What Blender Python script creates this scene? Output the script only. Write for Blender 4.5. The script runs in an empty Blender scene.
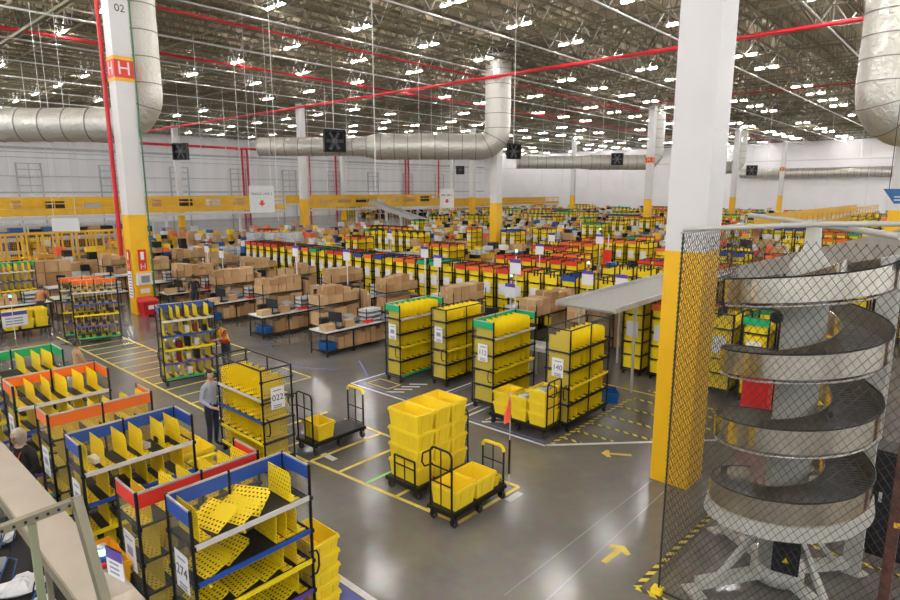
import bpy, math, random
from mathutils import Vector, Matrix
R = math.radians
rnd = random.Random(7)
C = bpy.context.scene.collection
SC = bpy.context.scene

# ------------------------------------------------------------------ camera, world, exposure
EYE = 5.5
PITCH = math.atan(110 / 600)
YAW = R(48)                                   # the hall's grid is turned 48 degrees from the view
cd = bpy.data.cameras.new('camera')
cd.sensor_width = 36; cd.lens = 24; cd.clip_end = 500; cd.clip_start = 0.05
cam = bpy.data.objects.new('camera', cd); C.objects.link(cam)
cam.location = (0, 0, EYE)
cam.rotation_euler = (math.pi / 2 - PITCH, 0, -YAW)
SC.camera = cam
w = bpy.data.worlds.new('world'); SC.world = w; w.use_nodes = True
w.node_tree.nodes['Background'].inputs[0].default_value = (0.93, 0.97, 1.0, 1)
w.node_tree.nodes['Background'].inputs[1].default_value = 0.75
SC.view_settings.view_transform = 'Standard'; SC.view_settings.look = 'None'
SC.view_settings.gamma = 1; SC.view_settings.use_curve_mapping = False
SC.view_settings.exposure = 0.68
LAMP = 235.0                                    # radiance of a roof lamp's diffuser
SC.cycles.use_denoising = True
SC.cycles.max_bounces = 6; SC.cycles.transparent_max_bounces = 24
SC.cycles.diffuse_bounces = 4; SC.cycles.glossy_bounces = 3
SC.cycles.sample_clamp_indirect = 6

def project(x, y, z):
    d = x * math.sin(YAW) + y * math.cos(YAW); r = x * math.cos(YAW) - y * math.sin(YAW); h = z - EYE
    f = d * math.cos(PITCH) - h * math.sin(PITCH); u = d * math.sin(PITCH) + h * math.cos(PITCH)
    if f < 0.1: return (-9999, -9999, f)
    return (450 + 600 * r / f, 300 - 600 * u / f, f)
def inview(x, y, z, m=30):
    a = project(x, y, z)
    return a[2] > 0.1 and -m < a[0] < 900 + m and -m < a[1] < 600 + m

# ------------------------------------------------------------------ materials
M = {}
def mat(name, rgb, rough=0.5, metal=0.0, var=0.0, scale=8.0, bump=0.0, emit=0.0, spec=None):
    m = bpy.data.materials.new(name); m.use_nodes = True
    nt = m.node_tree; b = nt.nodes['Principled BSDF']
    b.inputs['Base Color'].default_value = (*rgb, 1); b.inputs['Roughness'].default_value = rough
    b.inputs['Metallic'].default_value = metal
    if spec is not None: b.inputs['Specular IOR Level'].default_value = spec
    if emit:
        b.inputs['Emission Color'].default_value = (*rgb, 1); b.inputs['Emission Strength'].default_value = emit
    if var or bump:
        tc = nt.nodes.new('ShaderNodeTexCoord'); n = nt.nodes.new('ShaderNodeTexNoise')
        n.inputs['Scale'].default_value = scale; n.inputs['Detail'].default_value = 5
        nt.links.new(tc.outputs['Object'], n.inputs['Vector'])
        if var:
            cr = nt.nodes.new('ShaderNodeValToRGB')
            cr.color_ramp.elements[0].position = 0.3; cr.color_ramp.elements[1].position = 0.7
            cr.color_ramp.elements[0].color = (*[c * (1 - var) for c in rgb], 1)
            cr.color_ramp.elements[1].color = (*[min(1, c * (1 + var)) for c in rgb], 1)
            nt.links.new(n.outputs['Fac'], cr.inputs['Fac']); nt.links.new(cr.outputs['Color'], b.inputs['Base Color'])
        if bump:
            bp = nt.nodes.new('ShaderNodeBump'); bp.inputs['Strength'].default_value = bump; bp.inputs['Distance'].default_value = 0.02
            nt.links.new(n.outputs['Fac'], bp.inputs['Height']); nt.links.new(bp.outputs['Normal'], b.inputs['Normal'])
    M[name] = m; return m

YEL = (1.0, 0.74, 0.012)
mat('black', (0.008, 0.008, 0.009), 0.42, spec=.3)
mat('yellow_plastic', YEL, 0.38, var=0.06, scale=3)
mat('tote_yellow', (1.0, 0.73, 0.03), 0.4, var=0.04, scale=4)
mat('paint_yellow', (0.93, 0.52, 0.008), 0.42, var=0.04, scale=2)
mat('rail_yellow', (0.80, 0.45, 0.02), 0.45, var=0.08, scale=2)
mat('paint_white', (0.72, 0.705, 0.715), 0.5, var=0.02, scale=1.5)
mat('wall_white', (0.90, 0.88, 0.91), 0.6, var=0.03, scale=0.4)
mat('wall_grey', (0.50, 0.51, 0.53), 0.5)
mat('red', (0.72, 0.035, 0.02), 0.4); mat('orange', (0.86, 0.17, 0.025), 0.4)
mat('blue', (0.015, 0.07, 0.36), 0.35); mat('green', (0.01, 0.40, 0.16), 0.4)
mat('red_pipe', (0.62, 0.012, 0.025), 0.35)
mat('deck_roof', (0.46, 0.38, 0.28), 0.7, var=0.12, scale=0.6)
mat('truss', (0.23, 0.205, 0.135), 0.5)
mat('girder', (0.16, 0.15, 0.095), 0.55)
mat('conduit', (0.72, 0.74, 0.72), 0.4)
mat('carton', (0.50, 0.305, 0.15), 0.75, var=0.12, scale=2)
mat('carton_pale', (0.58, 0.38, 0.20), 0.75, var=0.10, scale=2)
mat('carton_dark', (0.40, 0.23, 0.10), 0.78, var=0.12, scale=2)
mat('tape', (0.60, 0.44, 0.26), 0.3)
mat('steel', (0.55, 0.53, 0.50), 0.3, 0.9, var=0.15, scale=1.5)
mat('zinc', (0.58, 0.58, 0.58), 0.42, 0.6, var=0.12, scale=3)
mat('top_white', (0.70, 0.71, 0.72), 0.4, var=0.04, scale=3)
mat('board', (0.43, 0.375, 0.315), 0.5, var=0.05, scale=2.5)
mat('alu', (0.27, 0.245, 0.18), 0.5, 0.35, var=0.06, scale=4)
mat('olive', (0.26, 0.29, 0.18), 0.55, 0.1)
mat('lip_white', (0.66, 0.63, 0.60), 0.4)
mat('paper', (0.80, 0.80, 0.84), 0.7)
mat('ink', (0.03, 0.03, 0.05), 0.7)
mat('ink_grey', (0.30, 0.30, 0.38), 0.7)
mat('purple', (0.10, 0.05, 0.34), 0.5)
mat('grey_plastic', (0.24, 0.25, 0.27), 0.45, var=0.1)
mat('pale_plastic', (0.56, 0.58, 0.62), 0.4, var=0.06)
mat('dark_plastic', (0.016, 0.016, 0.018), 0.5, spec=.25)
mat('screen', (0.02, 0.022, 0.03), 0.15)
mat('crate_blue', (0.01, 0.10, 0.34), 0.4)
mat('crate_red', (0.55, 0.015, 0.02), 0.4)
mat('wheel', (0.50, 0.49, 0.47), 0.45); mat('tyre', (0.02, 0.02, 0.02), 0.6)
mat('line_yellow', (0.78, 0.62, 0.12), 0.5, var=0.15, scale=6)
mat('line_white', (0.72, 0.73, 0.75), 0.5, var=0.10, scale=6)
mat('line_blue', (0.10, 0.12, 0.42), 0.5, var=0.15, scale=6)
mat('flag_orange', (0.92, 0.13, 0.05), 0.6)
mat('spiral_white', (0.46, 0.46, 0.43), 0.45, var=0.05, scale=3)
mat('net_wire', (0.02, 0.02, 0.022), 0.6)
mat('rust', (0.10, 0.035, 0.025), 0.6, var=0.5, scale=6)
mat('wrap_white', (0.60, 0.63, 0.68), 0.25, var=0.25, scale=7)
mat('skin_fair', (0.62, 0.38, 0.29), 0.55); mat('skin_tan', (0.34, 0.18, 0.11), 0.55)
mat('hair_grey', (0.42, 0.37, 0.30), 0.5, var=0.25, scale=40); mat('hair_dark', (0.02, 0.014, 0.011), 0.5)
mat('cloth_black', (0.012, 0.012, 0.014), 0.8); mat('cloth_shirt', (0.42, 0.46, 0.58), 0.8, var=0.06, scale=12)
mat('cloth_navy', (0.02, 0.03, 0.06), 0.85); mat('cloth_tan', (0.46, 0.28, 0.15), 0.85, var=0.08, scale=10)
mat('cloth_orange', (0.50, 0.21, 0.07), 0.85); mat('vest_yellow', (0.78, 0.55, 0.02), 0.7)
mat('cloth_maroon', (0.25, 0.03, 0.03), 0.8); mat('shoe', (0.015, 0.015, 0.015), 0.6)
mat('lamp_white', (1.0, 0.98, 0.94), 0.4, emit=LAMP)
mat('added_uplight', (1.0, 0.98, 0.94), 0.4, emit=LAMP * 0.22)
mat('lamp_body', (0.75, 0.75, 0.75), 0.4)
mat('glow_green', (0.25, 1.0, 0.55), 0.4, emit=2.2)
mat('sign_blue', (0.015, 0.11, 0.33), 0.5)

def duct_material():
    m = mat('duct', (0.60, 0.585, 0.54), 0.36, 0.6); nt = m.node_tree; b = nt.nodes['Principled BSDF']
    tc = nt.nodes.new('ShaderNodeTexCoord'); n = nt.nodes.new('ShaderNodeTexNoise')
    n.inputs['Scale'].default_value = 2.2; n.inputs['Detail'].default_value = 6; n.inputs['Distortion'].default_value = 1.5
    nt.links.new(tc.outputs['Object'], n.inputs['Vector'])
    bp = nt.nodes.new('ShaderNodeBump'); bp.inputs['Strength'].default_value = 0.6; bp.inputs['Distance'].default_value = 0.15
    nt.links.new(n.outputs['Fac'], bp.inputs['Height']); nt.links.new(bp.outputs['Normal'], b.inputs['Normal'])
duct_material()
mat('duct_seam', (0.22, 0.21, 0.20), 0.5, 0.3)

def plexi_material():
    m = bpy.data.materials.new('clear_panel'); m.use_nodes = True; nt = m.node_tree; nt.nodes.clear()
    o = nt.nodes.new('ShaderNodeOutputMaterial'); t = nt.nodes.new('ShaderNodeBsdfTransparent'); t.inputs[0].default_value = (0.93, 0.93, 0.92, 1)
    p = nt.nodes.new('ShaderNodeBsdfPrincipled'); p.inputs['Base Color'].default_value = (0.45, 0.44, 0.42, 1); p.inputs['Roughness'].default_value = 0.16
    mx = nt.nodes.new('ShaderNodeMixShader'); mx.inputs[0].default_value = 0.09
    nt.links.new(t.outputs[0], mx.inputs[1]); nt.links.new(p.outputs[0], mx.inputs[2]); nt.links.new(mx.outputs[0], o.inputs[0])
    M['clear_panel'] = m
plexi_material()

def perforated(name, rgb, pitch=0.052, rad=0.27):
    """yellow plastic sheet with staggered round holes; UV is in metres"""
    m = mat(name, rgb, 0.38); nt = m.node_tree; b = nt.nodes['Principled BSDF']
    def math_(op, a, bb=None):
        n = nt.nodes.new('ShaderNodeMath'); n.operation = op
        for i, v in enumerate((a, bb)):
            if v is None: continue
            if isinstance(v, (int, float)): n.inputs[i].default_value = v
            else: nt.links.new(v, n.inputs[i])
        return n.outputs[0]
    tc = nt.nodes.new('ShaderNodeTexCoord'); s = nt.nodes.new('ShaderNodeSeparateXYZ'); nt.links.new(tc.outputs['UV'], s.inputs[0])
    v = math_('DIVIDE', s.outputs[1], pitch); row = math_('FLOOR', v)
    u = math_('ADD', math_('DIVIDE', s.outputs[0], pitch), math_('MULTIPLY', row, 0.5))
    fu = math_('SUBTRACT', math_('FRACT', u), 0.5); fv = math_('SUBTRACT', math_('FRACT', v), 0.5)
    d = math_('SQRT', math_('ADD', math_('MULTIPLY', fu, fu), math_('MULTIPLY', fv, fv)))
    al = math_('GREATER_THAN', d, rad)
    nt.links.new(al, b.inputs['Alpha'])
    return m
perforated('perforated', (1.0, 0.74, 0.015))

def floor_material():
    m = mat('concrete', (0.3, 0.3, 0.3), 0.3); nt = m.node_tree; b = nt.nodes['Principled BSDF']
    tc = nt.nodes.new('ShaderNodeTexCoord')
    def noise(sc, det, dist=0.0):
        n = nt.nodes.new('ShaderNodeTexNoise'); n.inputs['Scale'].default_value = sc; n.inputs['Detail'].default_value = det
        n.inputs['Distortion'].default_value = dist; nt.links.new(tc.outputs['Object'], n.inputs['Vector']); return n
    a = noise(0.35, 4); c = noise(5.0, 6)
    r1 = nt.nodes.new('ShaderNodeValToRGB')
    r1.color_ramp.elements[0].position = 0.32; r1.color_ramp.elements[0].color = (0.125, 0.12, 0.115, 1)
    r1.color_ramp.elements[1].position = 0.7; r1.color_ramp.elements[1].color = (0.20, 0.192, 0.182, 1)
    nt.links.new(a.outputs['Fac'], r1.inputs['Fac'])
    mx = nt.nodes.new('ShaderNodeMix'); mx.data_type = 'RGBA'; mx.blend_type = 'OVERLAY'; mx.inputs[0].default_value = 0.22
    nt.links.new(r1.outputs['Color'], mx.inputs[6]); nt.links.new(c.outputs['Color'], mx.inputs[7])
    nt.links.new(mx.outputs[2], b.inputs['Base Color'])
    rr = nt.nodes.new('ShaderNodeMapRange'); rr.inputs[3].default_value = 0.10; rr.inputs[4].default_value = 0.22
    nt.links.new(noise(0.12, 2).outputs['Fac'], rr.inputs[0]); nt.links.new(rr.outputs[0], b.inputs['Roughness'])
    b.inputs['Specular IOR Level'].default_value = 0.6
floor_material()

def stripe_material(name, c1, c2, period, axis='U'):
    m = mat(name, c1, 0.5); nt = m.node_tree; b = nt.nodes['Principled BSDF']
    tc = nt.nodes.new('ShaderNodeTexCoord'); s = nt.nodes.new('ShaderNodeSeparateXYZ'); nt.links.new(tc.outputs['UV'], s.inputs[0])
    def math_(op, a, bb):
        n = nt.nodes.new('ShaderNodeMath'); n.operation = op
        for i, v in enumerate((a, bb)):
            if isinstance(v, (int, float)): n.inputs[i].default_value = v
            else: nt.links.new(v, n.inputs[i])
        return n.outputs[0]
    if axis == 'D': k = math_('ADD', s.outputs[0], s.outputs[1])
    else: k = s.outputs[0 if axis == 'U' else 1]
    f = math_('GREATER_THAN', math_('FRACT', math_('DIVIDE', k, period), 0), 0.5)
    mx = nt.nodes.new('ShaderNodeMix'); mx.data_type = 'RGBA'
    nt.links.new(f, mx.inputs[0]); mx.inputs[6].default_value = (*c1, 1); mx.inputs[7].default_value = (*c2, 1)
    nt.links.new(mx.outputs[2], b.inputs['Base Color'])
stripe_material('hazard', (0.74, 0.60, 0.08), (0.02, 0.02, 0.02), 0.22, 'D')
stripe_material('slats', (0.035, 0.036, 0.04), (0.13, 0.13, 0.14), 0.07, 'U')
stripe_material('roller', (0.50, 0.50, 0.49), (0.28, 0.28, 0.28), 0.14, 'U')
stripe_material('roller_dark', (0.36, 0.355, 0.34), (0.20, 0.20, 0.195), 0.14, 'U')
stripe_material('flutes', (0.52, 0.32, 0.16), (0.28, 0.16, 0.07), 0.05, 'U')
stripe_material('wall_sheet', (0.90, 0.89, 0.92), (0.86, 0.86, 0.89), 2.4, 'U')

# ------------------------------------------------------------------ mesh helpers
class MB:
    def __init__(s): s.v = []; s.f = []; s.m = []; s.uv = []; s.sm = []
    def add(s, vs, fs, mi=0, smooth=False, uvs=None):
        o = len(s.v); s.v += [tuple(v) for v in vs]
        for k, f in enumerate(fs):
            s.f.append([i + o for i in f]); s.m.append(mi); s.sm.append(smooth); s.uv.append(uvs[k] if uvs else None)
    def box(s, x0, y0, z0, x1, y1, z1, mi=0):
        s.add([(x0,y0,z0),(x1,y0,z0),(x1,y1,z0),(x0,y1,z0),(x0,y0,z1),(x1,y0,z1),(x1,y1,z1),(x0,y1,z1)],
              [(0,3,2,1),(4,5,6,7),(0,1,5,4),(1,2,6,5),(2,3,7,6),(3,0,4,7)], mi)
    def obox(s, c, sx, sy, sz, rot, mi=0):
        hx, hy, hz = sx/2, sy/2, sz/2; c = Vector(c)
        vs = [c + rot @ Vector(p) for p in ((-hx,-hy,-hz),(hx,-hy,-hz),(hx,hy,-hz),(-hx,hy,-hz),(-hx,-hy,hz),(hx,-hy,hz),(hx,hy,hz),(-hx,hy,hz))]
        s.add(vs, [(0,3,2,1),(4,5,6,7),(0,1,5,4),(1,2,6,5),(2,3,7,6),(3,0,4,7)], mi)
    def bar(s, a, b, w=0.05, h=None, mi=0):
        a = Vector(a); b = Vector(b); h = h or w; d = b - a; L = d.length
        if L < 1e-6: return
        z = d / L; up = Vector((0,0,1)) if abs(z.z) < 0.95 else Vector((1,0,0))
        x = up.cross(z).normalized(); y = z.cross(x)
        rot = Matrix((x, y, z)).transposed()
        s.obox((a + b) / 2, w, h, L, rot, mi)
    def tube(s, pts, r, n=8, mi=0, cap=True, smooth=True, radii=None):
        pts = [Vector(p) for p in pts]; N = len(pts); vs = []; fs = []
        t0 = (pts[1] - pts[0]).normalized(); up = Vector((0,0,1)) if abs(t0.z) < 0.9 else Vector((1,0,0))
        x = up.cross(t0).normalized()
        for i, p in enumerate(pts):
            t = (pts[min(i+1, N-1)] - pts[max(i-1, 0)]).normalized()
            x = (x - t * x.dot(t)).normalized(); y = t.cross(x); rr = radii[i] if radii else r
            for k in range(n):
                a = 2 * math.pi * k / n; vs.append(p + (x * math.cos(a) + y * math.sin(a)) * rr)
        for i in range(N - 1):
            for k in range(n):
                fs.append((i*n+k, i*n+(k+1) % n, (i+1)*n+(k+1) % n, (i+1)*n+k))
        s.add(vs, fs, mi, smooth)
        if cap:
            s.add(vs[:n], [tuple(range(n))[::-1]], mi); s.add(vs[-n:], [tuple(range(n))], mi)
    def lathe(s, prof, n=16, c=(0,0,0), mi=0, smooth=True):
        vs = []; fs = []
        for r, z in prof:
            for k in range(n):
                a = 2*math.pi*k/n; vs.append((c[0]+r*math.cos(a), c[1]+r*math.sin(a), c[2]+z))
        for i in range(len(prof)-1):
            for k in range(n): fs.append((i*n+k, i*n+(k+1) % n, (i+1)*n+(k+1) % n, (i+1)*n+k))
        s.add(vs, fs, mi, smooth)
    def disc(s, c, axis, r, th, n=16, mi=0):
        c = Vector(c); ax = Vector(axis).normalized()
        s.tube([c - ax*th/2, c + ax*th/2], r, n, mi, True, False)
    def mesh(s, name, mats):
        me = bpy.data.meshes.new(name); me.from_pydata(s.v, [], s.f)
        for m in mats: me.materials.append(M[m] if isinstance(m, str) else m)
        me.polygons.foreach_set('material_index', s.m); me.polygons.foreach_set('use_smooth', s.sm)
        uvl = me.uv_layers.new(name='UVMap'); data = [0.0] * (2 * len(me.loops)); li = 0
        for k, f in enumerate(s.f):
            if s.uv[k]:
                for q in s.uv[k]: data[li] = q[0]; data[li+1] = q[1]; li += 2
                continue
            a, b, c = (Vector(s.v[f[i]]) for i in (0, 1, 2)); nr = (b - a).cross(c - a)
            ax = max(range(3), key=lambda i: abs(nr[i])); uvax = [(1, 2), (0, 2), (0, 1)][ax]
            for i in f:
                v = s.v[i]; data[li] = v[uvax[0]]; data[li+1] = v[uvax[1]]; li += 2
        uvl.data.foreach_set('uv', data); me.update(); return me
    def build(s, name, mats, parent=None, loc=(0,0,0), rz=0.0):
        if not isinstance(mats, (list, tuple)): mats = [mats]
        return put(name, s.mesh(name, mats), parent, loc, rz)

def put(name, me, parent=None, loc=(0,0,0), rz=0.0):
    o = bpy.data.objects.new(name, me); C.objects.link(o); o.location = loc
    if rz: o.rotation_euler = (0, 0, rz)
    if parent: o.parent = parent
    return o
def empty(name, loc=(0,0,0), rz=0.0):
    o = bpy.data.objects.new(name, None); o.empty_display_size = 0.1; C.objects.link(o); o.location = loc; o.rotation_euler = (0,0,rz); return o
def tag(o, label, cat, group=None, kind=None):
    o['label'] = label; o['category'] = cat
    if group: o['group'] = group
    if kind: o['kind'] = kind
    return o
def struct(o, label=None):
    o['kind'] = 'structure'
    if label: o['label'] = label
    return o
def copy_tree(o, loc=None, rz=None, parent=None):
    c = o.copy(); C.objects.link(c)
    if parent: c.parent = parent
    if loc is not None: c.location = loc
    if rz is not None: c.rotation_euler = (0, 0, rz)
    for ch in list(o.children): copy_tree(ch, None, None, c)
    return c
def text(s, size, parent, loc, rot, m='ink', name='lettering', ext=0.001):
    cu = bpy.data.curves.new(name, 'FONT'); cu.body = s; cu.size = size; cu.align_x = 'CENTER'; cu.align_y = 'CENTER'; cu.extrude = ext
    t = bpy.data.objects.new(name, cu); C.objects.link(t)
    me = bpy.data.meshes.new_from_object(t.evaluated_get(bpy.context.evaluated_depsgraph_get())); bpy.data.objects.remove(t)
    me.materials.clear(); me.materials.append(M[m])
    o = put(name, me, parent, loc); o.rotation_euler = rot
    return o
ORD = 'first second third fourth fifth sixth seventh eighth ninth tenth eleventh twelfth thirteenth fourteenth fifteenth sixteenth seventeenth eighteenth nineteenth twentieth'.split()
TENS = {20: 'twenty', 30: 'thirty', 40: 'forty', 50: 'fifty', 60: 'sixty', 70: 'seventy'}
def nth(i):
    i += 1
    if i <= 20: return ORD[i-1]
    t = i // 10 * 10
    return TENS[t][:-1] + 'ieth' if i % 10 == 0 else TENS[t] + '-' + ORD[i % 10 - 1]

# ------------------------------------------------------------------ the hall
XW, YW = 138.0, 111.0                          # inner faces of the two far walls
b = MB(); b.box(-30, -45, -0.3, XW + 0.4, YW + 0.4, 0); struct(b.build('floor', 'concrete'), 'polished grey concrete hall floor')
b = MB(); b.box(-30, -45, 16.7, XW + 0.4, YW + 0.4, 16.95)
for i in range(86):                            # purlins under the deck
    y = -44 + i * 1.8
    if y < YW - 0.3: b.box(-30, y - 0.05, 16.52, XW, y + 0.05, 16.7, 1)
struct(b.build('ceiling', ['deck_roof', 'girder']), 'tan sheet roof deck')
b = MB(); b.box(-30, YW, 0, XW + 0.4, YW + 0.4, 16.7, 0); b.box(-30, YW - 0.06, 11.6, XW, YW, 12.0, 1); b.box(-30, YW - 0.05, 5.0, XW, YW, 5.25, 1)
struct(b.build('wall_back', ['wall_sheet', 'wall_grey']), 'white sheet wall at the far end')
b = MB(); b.box(XW, -45, 0, XW + 0.4, YW, 16.7, 0); b.box(XW - 0.05, -45, 11.2, XW, YW, 11.45, 1)
struct(b.build('wall_right', ['wall_white', 'paint_white']), 'plain white far wall')

# columns: painted white above, yellow below
COLS = [(10.65, 3.66, 11.4, 4.36, 1), (10.2, 28.0, 10.95, 28.75, 1), (40.1, 30.9, 40.85, 31.6, 0), (41.5, 60.6, 42.25, 61.3, 0),
        (71.3, 59.6, 72.05, 60.3, 0), (69.9, 30.9, 70.65, 31.6, 0), (100.4, 30.6, 101.15, 31.3, 0), (130.6, 31.2, 131.35, 31.9, 0),
        (101.6, 60.0, 102.35, 60.7, 0), (40.2, 90.5, 40.95, 91.2, 0), (39.9, 3.6, 40.65, 4.3, 0), (70.4, 90, 71.1, 90.7, 0), (100.8, 90, 101.5, 90.7, 0)]
for i, (x0, y0, x1, y1, near) in enumerate(COLS):
    b = MB(); b.box(x0, y0, 4.43, x1, y1, 15.2, 0); b.box(x0 - 0.003, y0 - 0.003, 0, x1 + 0.003, y1 + 0.003, 4.43, 1)
    struct(b.build('column_%d' % (i + 1), ['paint_white', 'paint_yellow']), 'square hall column, white over yellow')

# roof trusses: light joists along X, heavier girders along Y at every column line
def joist_mesh(L, z0=14.95, z1=16.5, panel=0.8, c=0.10, wb=0.05):
    b = MB(); b.box(0, -c/2, z0, L, c/2, z0 + c); b.box(0, -c/2, z1 - c, L, c/2, z1)
    n = int(L / panel); n -= n % 2; s = L / n
    for i in range(n):
        a = (i*s, 0, z0 + c/2 if i % 2 else z1 - c/2); e = ((i+1)*s, 0, z1 - c/2 if i % 2 else z0 + c/2)
        b.bar(a, e, wb)
    return b.mesh('roof_truss', ['truss'])
XB = [-19.5, 10.9, 40.5, 70.8, 101.0, 131.0]
JM = {L: joist_mesh(L) for L in sorted({round(XB[i+1] - XB[i], 2) for i in range(5)} | {7.0})}
YS = [-30.2 + 1.95 * i for i in range(72)]
for i in range(6):
    x0 = XB[i]; L = round(XB[i+1] - XB[i], 2) if i < 5 else 7.0
    for y in YS:
        if y > YW - 1: continue
        if any(inview(x0 + L*k/8, y, z, 10) for k in range(9) for z in (15, 16.5)):
            struct(put('roof_truss', JM[L], None, (x0, y, 0)), 'pale steel roof joist with zigzag web')
def girder_mesh(L):
    b = MB(); z0, z1, c = 14.5, 16.5, 0.16
    for z in (z0, z1 - c): b.box(-c/2, 0, z, c/2, L, z + c)
    n = int(L / 2.43)
    for i in range(n):
        y0 = i * L / n; ym = y0 + L / n / 2; y1 = y0 + L / n
        b.bar((0, y0, z0 + .08), (0, ym, z1 - .08), 0.09); b.bar((0, ym, z1 - .08), (0, y1, z0 + .08), 0.09); b.bar((0, y0, z0 + .08), (0, y0, z1 - .08), 0.06)
    return b.mesh('roof_girder', ['girder'])
YB = [-26.4, 3.9, 31.2, 60.5, 90.5]
for x in XB[1:]:
    for i in range(5):
        y0 = YB[i]; y1 = YB[i+1] if i < 4 else YW - 0.5
        struct(put('roof_girder', girder_mesh(y1 - y0), None, (x, y0, 0)), 'deep steel girder over the column line')
# bracing frames and pale service conduits between the joists
for x in [13.4 + 5.05 * i for i in range(-6, 25)]:
    b = MB(); b.box(x - .035, -30, 15.06, x + .035, YW - .5, 15.13); b.box(x - .035, -30, 16.32, x + .035, YW - .5, 16.39); struct(b.build('roof_bridging', 'truss'), 'thin steel bridging between the roof joists')
def drape(y0, y1, x, z, r, m): b = MB(); b.tube([(x, y0, z), (x, y1, z)], r, 6, 0); return b, m
k = 0
for x in [19 + 5.8 * i for i in range(-3, 20)]:
    b = MB(); b.box(x - 0.06, -30, 14.85, x + 0.06, YW - 0.5, 14.93); k += 1
    struct(b.build('service_conduit', 'truss'), 'long cable tray carrying the roof lamps')
for y in [0.8 + 7.3 * i for i in range(-3, 15)]:
    b = MB(); b.tube([(-20, y, 14.35), (XW - 1, y, 14.35)], 0.05, 6); struct(b.build('sprinkler_branch', 'conduit' if int(y) % 2 else 'zinc'), 'thin pale sprinkler branch pipe')
def pipe(name, pts, r, m, label, cat=None):
    b = MB(); b.tube(pts, r, 10)
    d = pts[-1][0] - pts[0][0], pts[-1][1] - pts[0][1]; L = math.hypot(*d); n = int(L // 6)
    for i in range(1, n):
        t = i / n; p = Vector(pts[0]).lerp(Vector(pts[-1]), t); b.disc(p, Vector(pts[-1]) - Vector(pts[0]), r * 1.25, 0.16, 10)
    return tag(b.build(name, m), label, cat or 'pipe')
pipe('sprinkler_main', [(37.95, -20, 14.0), (37.95, YW - 1, 14.0)], 0.115, 'red_pipe', 'long red sprinkler main crossing the hall behind the white front column')
pipe('sprinkler_main', [(-18, 43.9, 14.72), (130, 43.9, 14.72)], 0.09, 'red_pipe', 'red sprinkler main under the roof, beyond the banded white column')
pipe('sprinkler_main', [(-18, 33.2, 14.72), (130, 33.2, 14.72)], 0.07, 'red_pipe', 'red sprinkler main running over the banded white column')
pipe('sprinkler_main', [(68.5, -20, 15.3), (68.5, YW - 1, 15.3)], 0.13, 'red_pipe', 'farthest red sprinkler main crossing under the roof')
pipe('sprinkler_main', [(-10, YW - 6, 13.0), (95, YW - 6, 13.0)], 0.22, 'red_pipe', 'red main along the top of the far sheet wall')

# roof lamps: a twin lamp on each rack point of a 5.8 m by 7.3 m lattice
def lamp_meshes():
    h = MB(); d = MB()
    for s in (-0.52, 0.52):
        h.box(-0.09, s - 0.31, 14.97, 0.09, s + 0.31, 15.05); d.box(-0.08, s - 0.30, 14.945, 0.08, s + 0.30, 14.972)
    h.box(-0.03, -1.0, 15.05, 0.03, 1.0, 15.08)
    for s in (-0.8, 0.8): h.box(-0.012, s - 0.012, 15.08, 0.012, s + 0.012, 16.5)
    for a_, c_ in (((-2.4, 16.1), (-1.6, 14.9)), ((-1.6, 14.9), (-.8, 16.1)), ((-.8, 16.1), (0, 14.9)), ((0, 14.9), (.8, 16.1)), ((.8, 16.1), (1.6, 14.9)), ((1.6, 14.9), (2.4, 16.1))): h.bar((0, a_[0], a_[1]), (0, c_[0], c_[1]), .045)
    h.box(-.03, -2.4, 14.86, .03, 2.4, 14.92)
    for s in (-0.52, 0.52): d.box(-0.08, s - 0.30, 15.052, 0.08, s + 0.30, 15.06, 1)  # glowing top faces, added to brighten the roof deck and trusses
    return h.mesh('lamp_housing', ['paint_white']), d.mesh('diffuser', ['lamp_white', 'added_uplight'])
LH, LD = lamp_meshes()
pts = [(19 + 5.8 * i, 22.1 + 7.3 * j) for i in range(-6, 21) for j in range(-8, 13)]
pts = [p for p in pts if random.Random(int(p[0]*31 + p[1]*7)).random() > (.14 if math.hypot(*p) < 60 else .2) and p[0] < XW - 2 and p[1] < YW - 2 and not any(math.hypot(p[0]-a, p[1]-c) < 2.2 for a, c in ((12, 29.5), (39.2, 30.2), (72.3, 31.5), (102.9, 31.1), (36.3, 4.7)))]
vis = sorted([p for p in pts if inview(p[0], p[1], 14.2, 6)], key=lambda p: p[0]**2 + p[1]**2)
rest = [p for p in pts if p not in vis[:280]]  # far lamps, plus unseen ones overhead and behind the camera, kept for their light
for p in vis[:280]:
    o = empty('ceiling_light', (p[0], p[1], 0)); tag(o, 'bright twin white lamp hanging among the roof trusses', 'ceiling light', 'twin lamps under the roof')
    put('lamp_housing', LH, o); put('diffuser', LD, o)
b = MB()
for x, y in rest:
    for s in (-0.52, 0.52): b.box(x - 0.08, y + s - 0.30, 14.945, x + 0.08, y + s + 0.30, 15.0)
tag(b.build('far_and_unseen_lamps', 'lamp_white'), 'the hall roof lamps too far off to count or out of view', 'ceiling light', kind='stuff')

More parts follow.
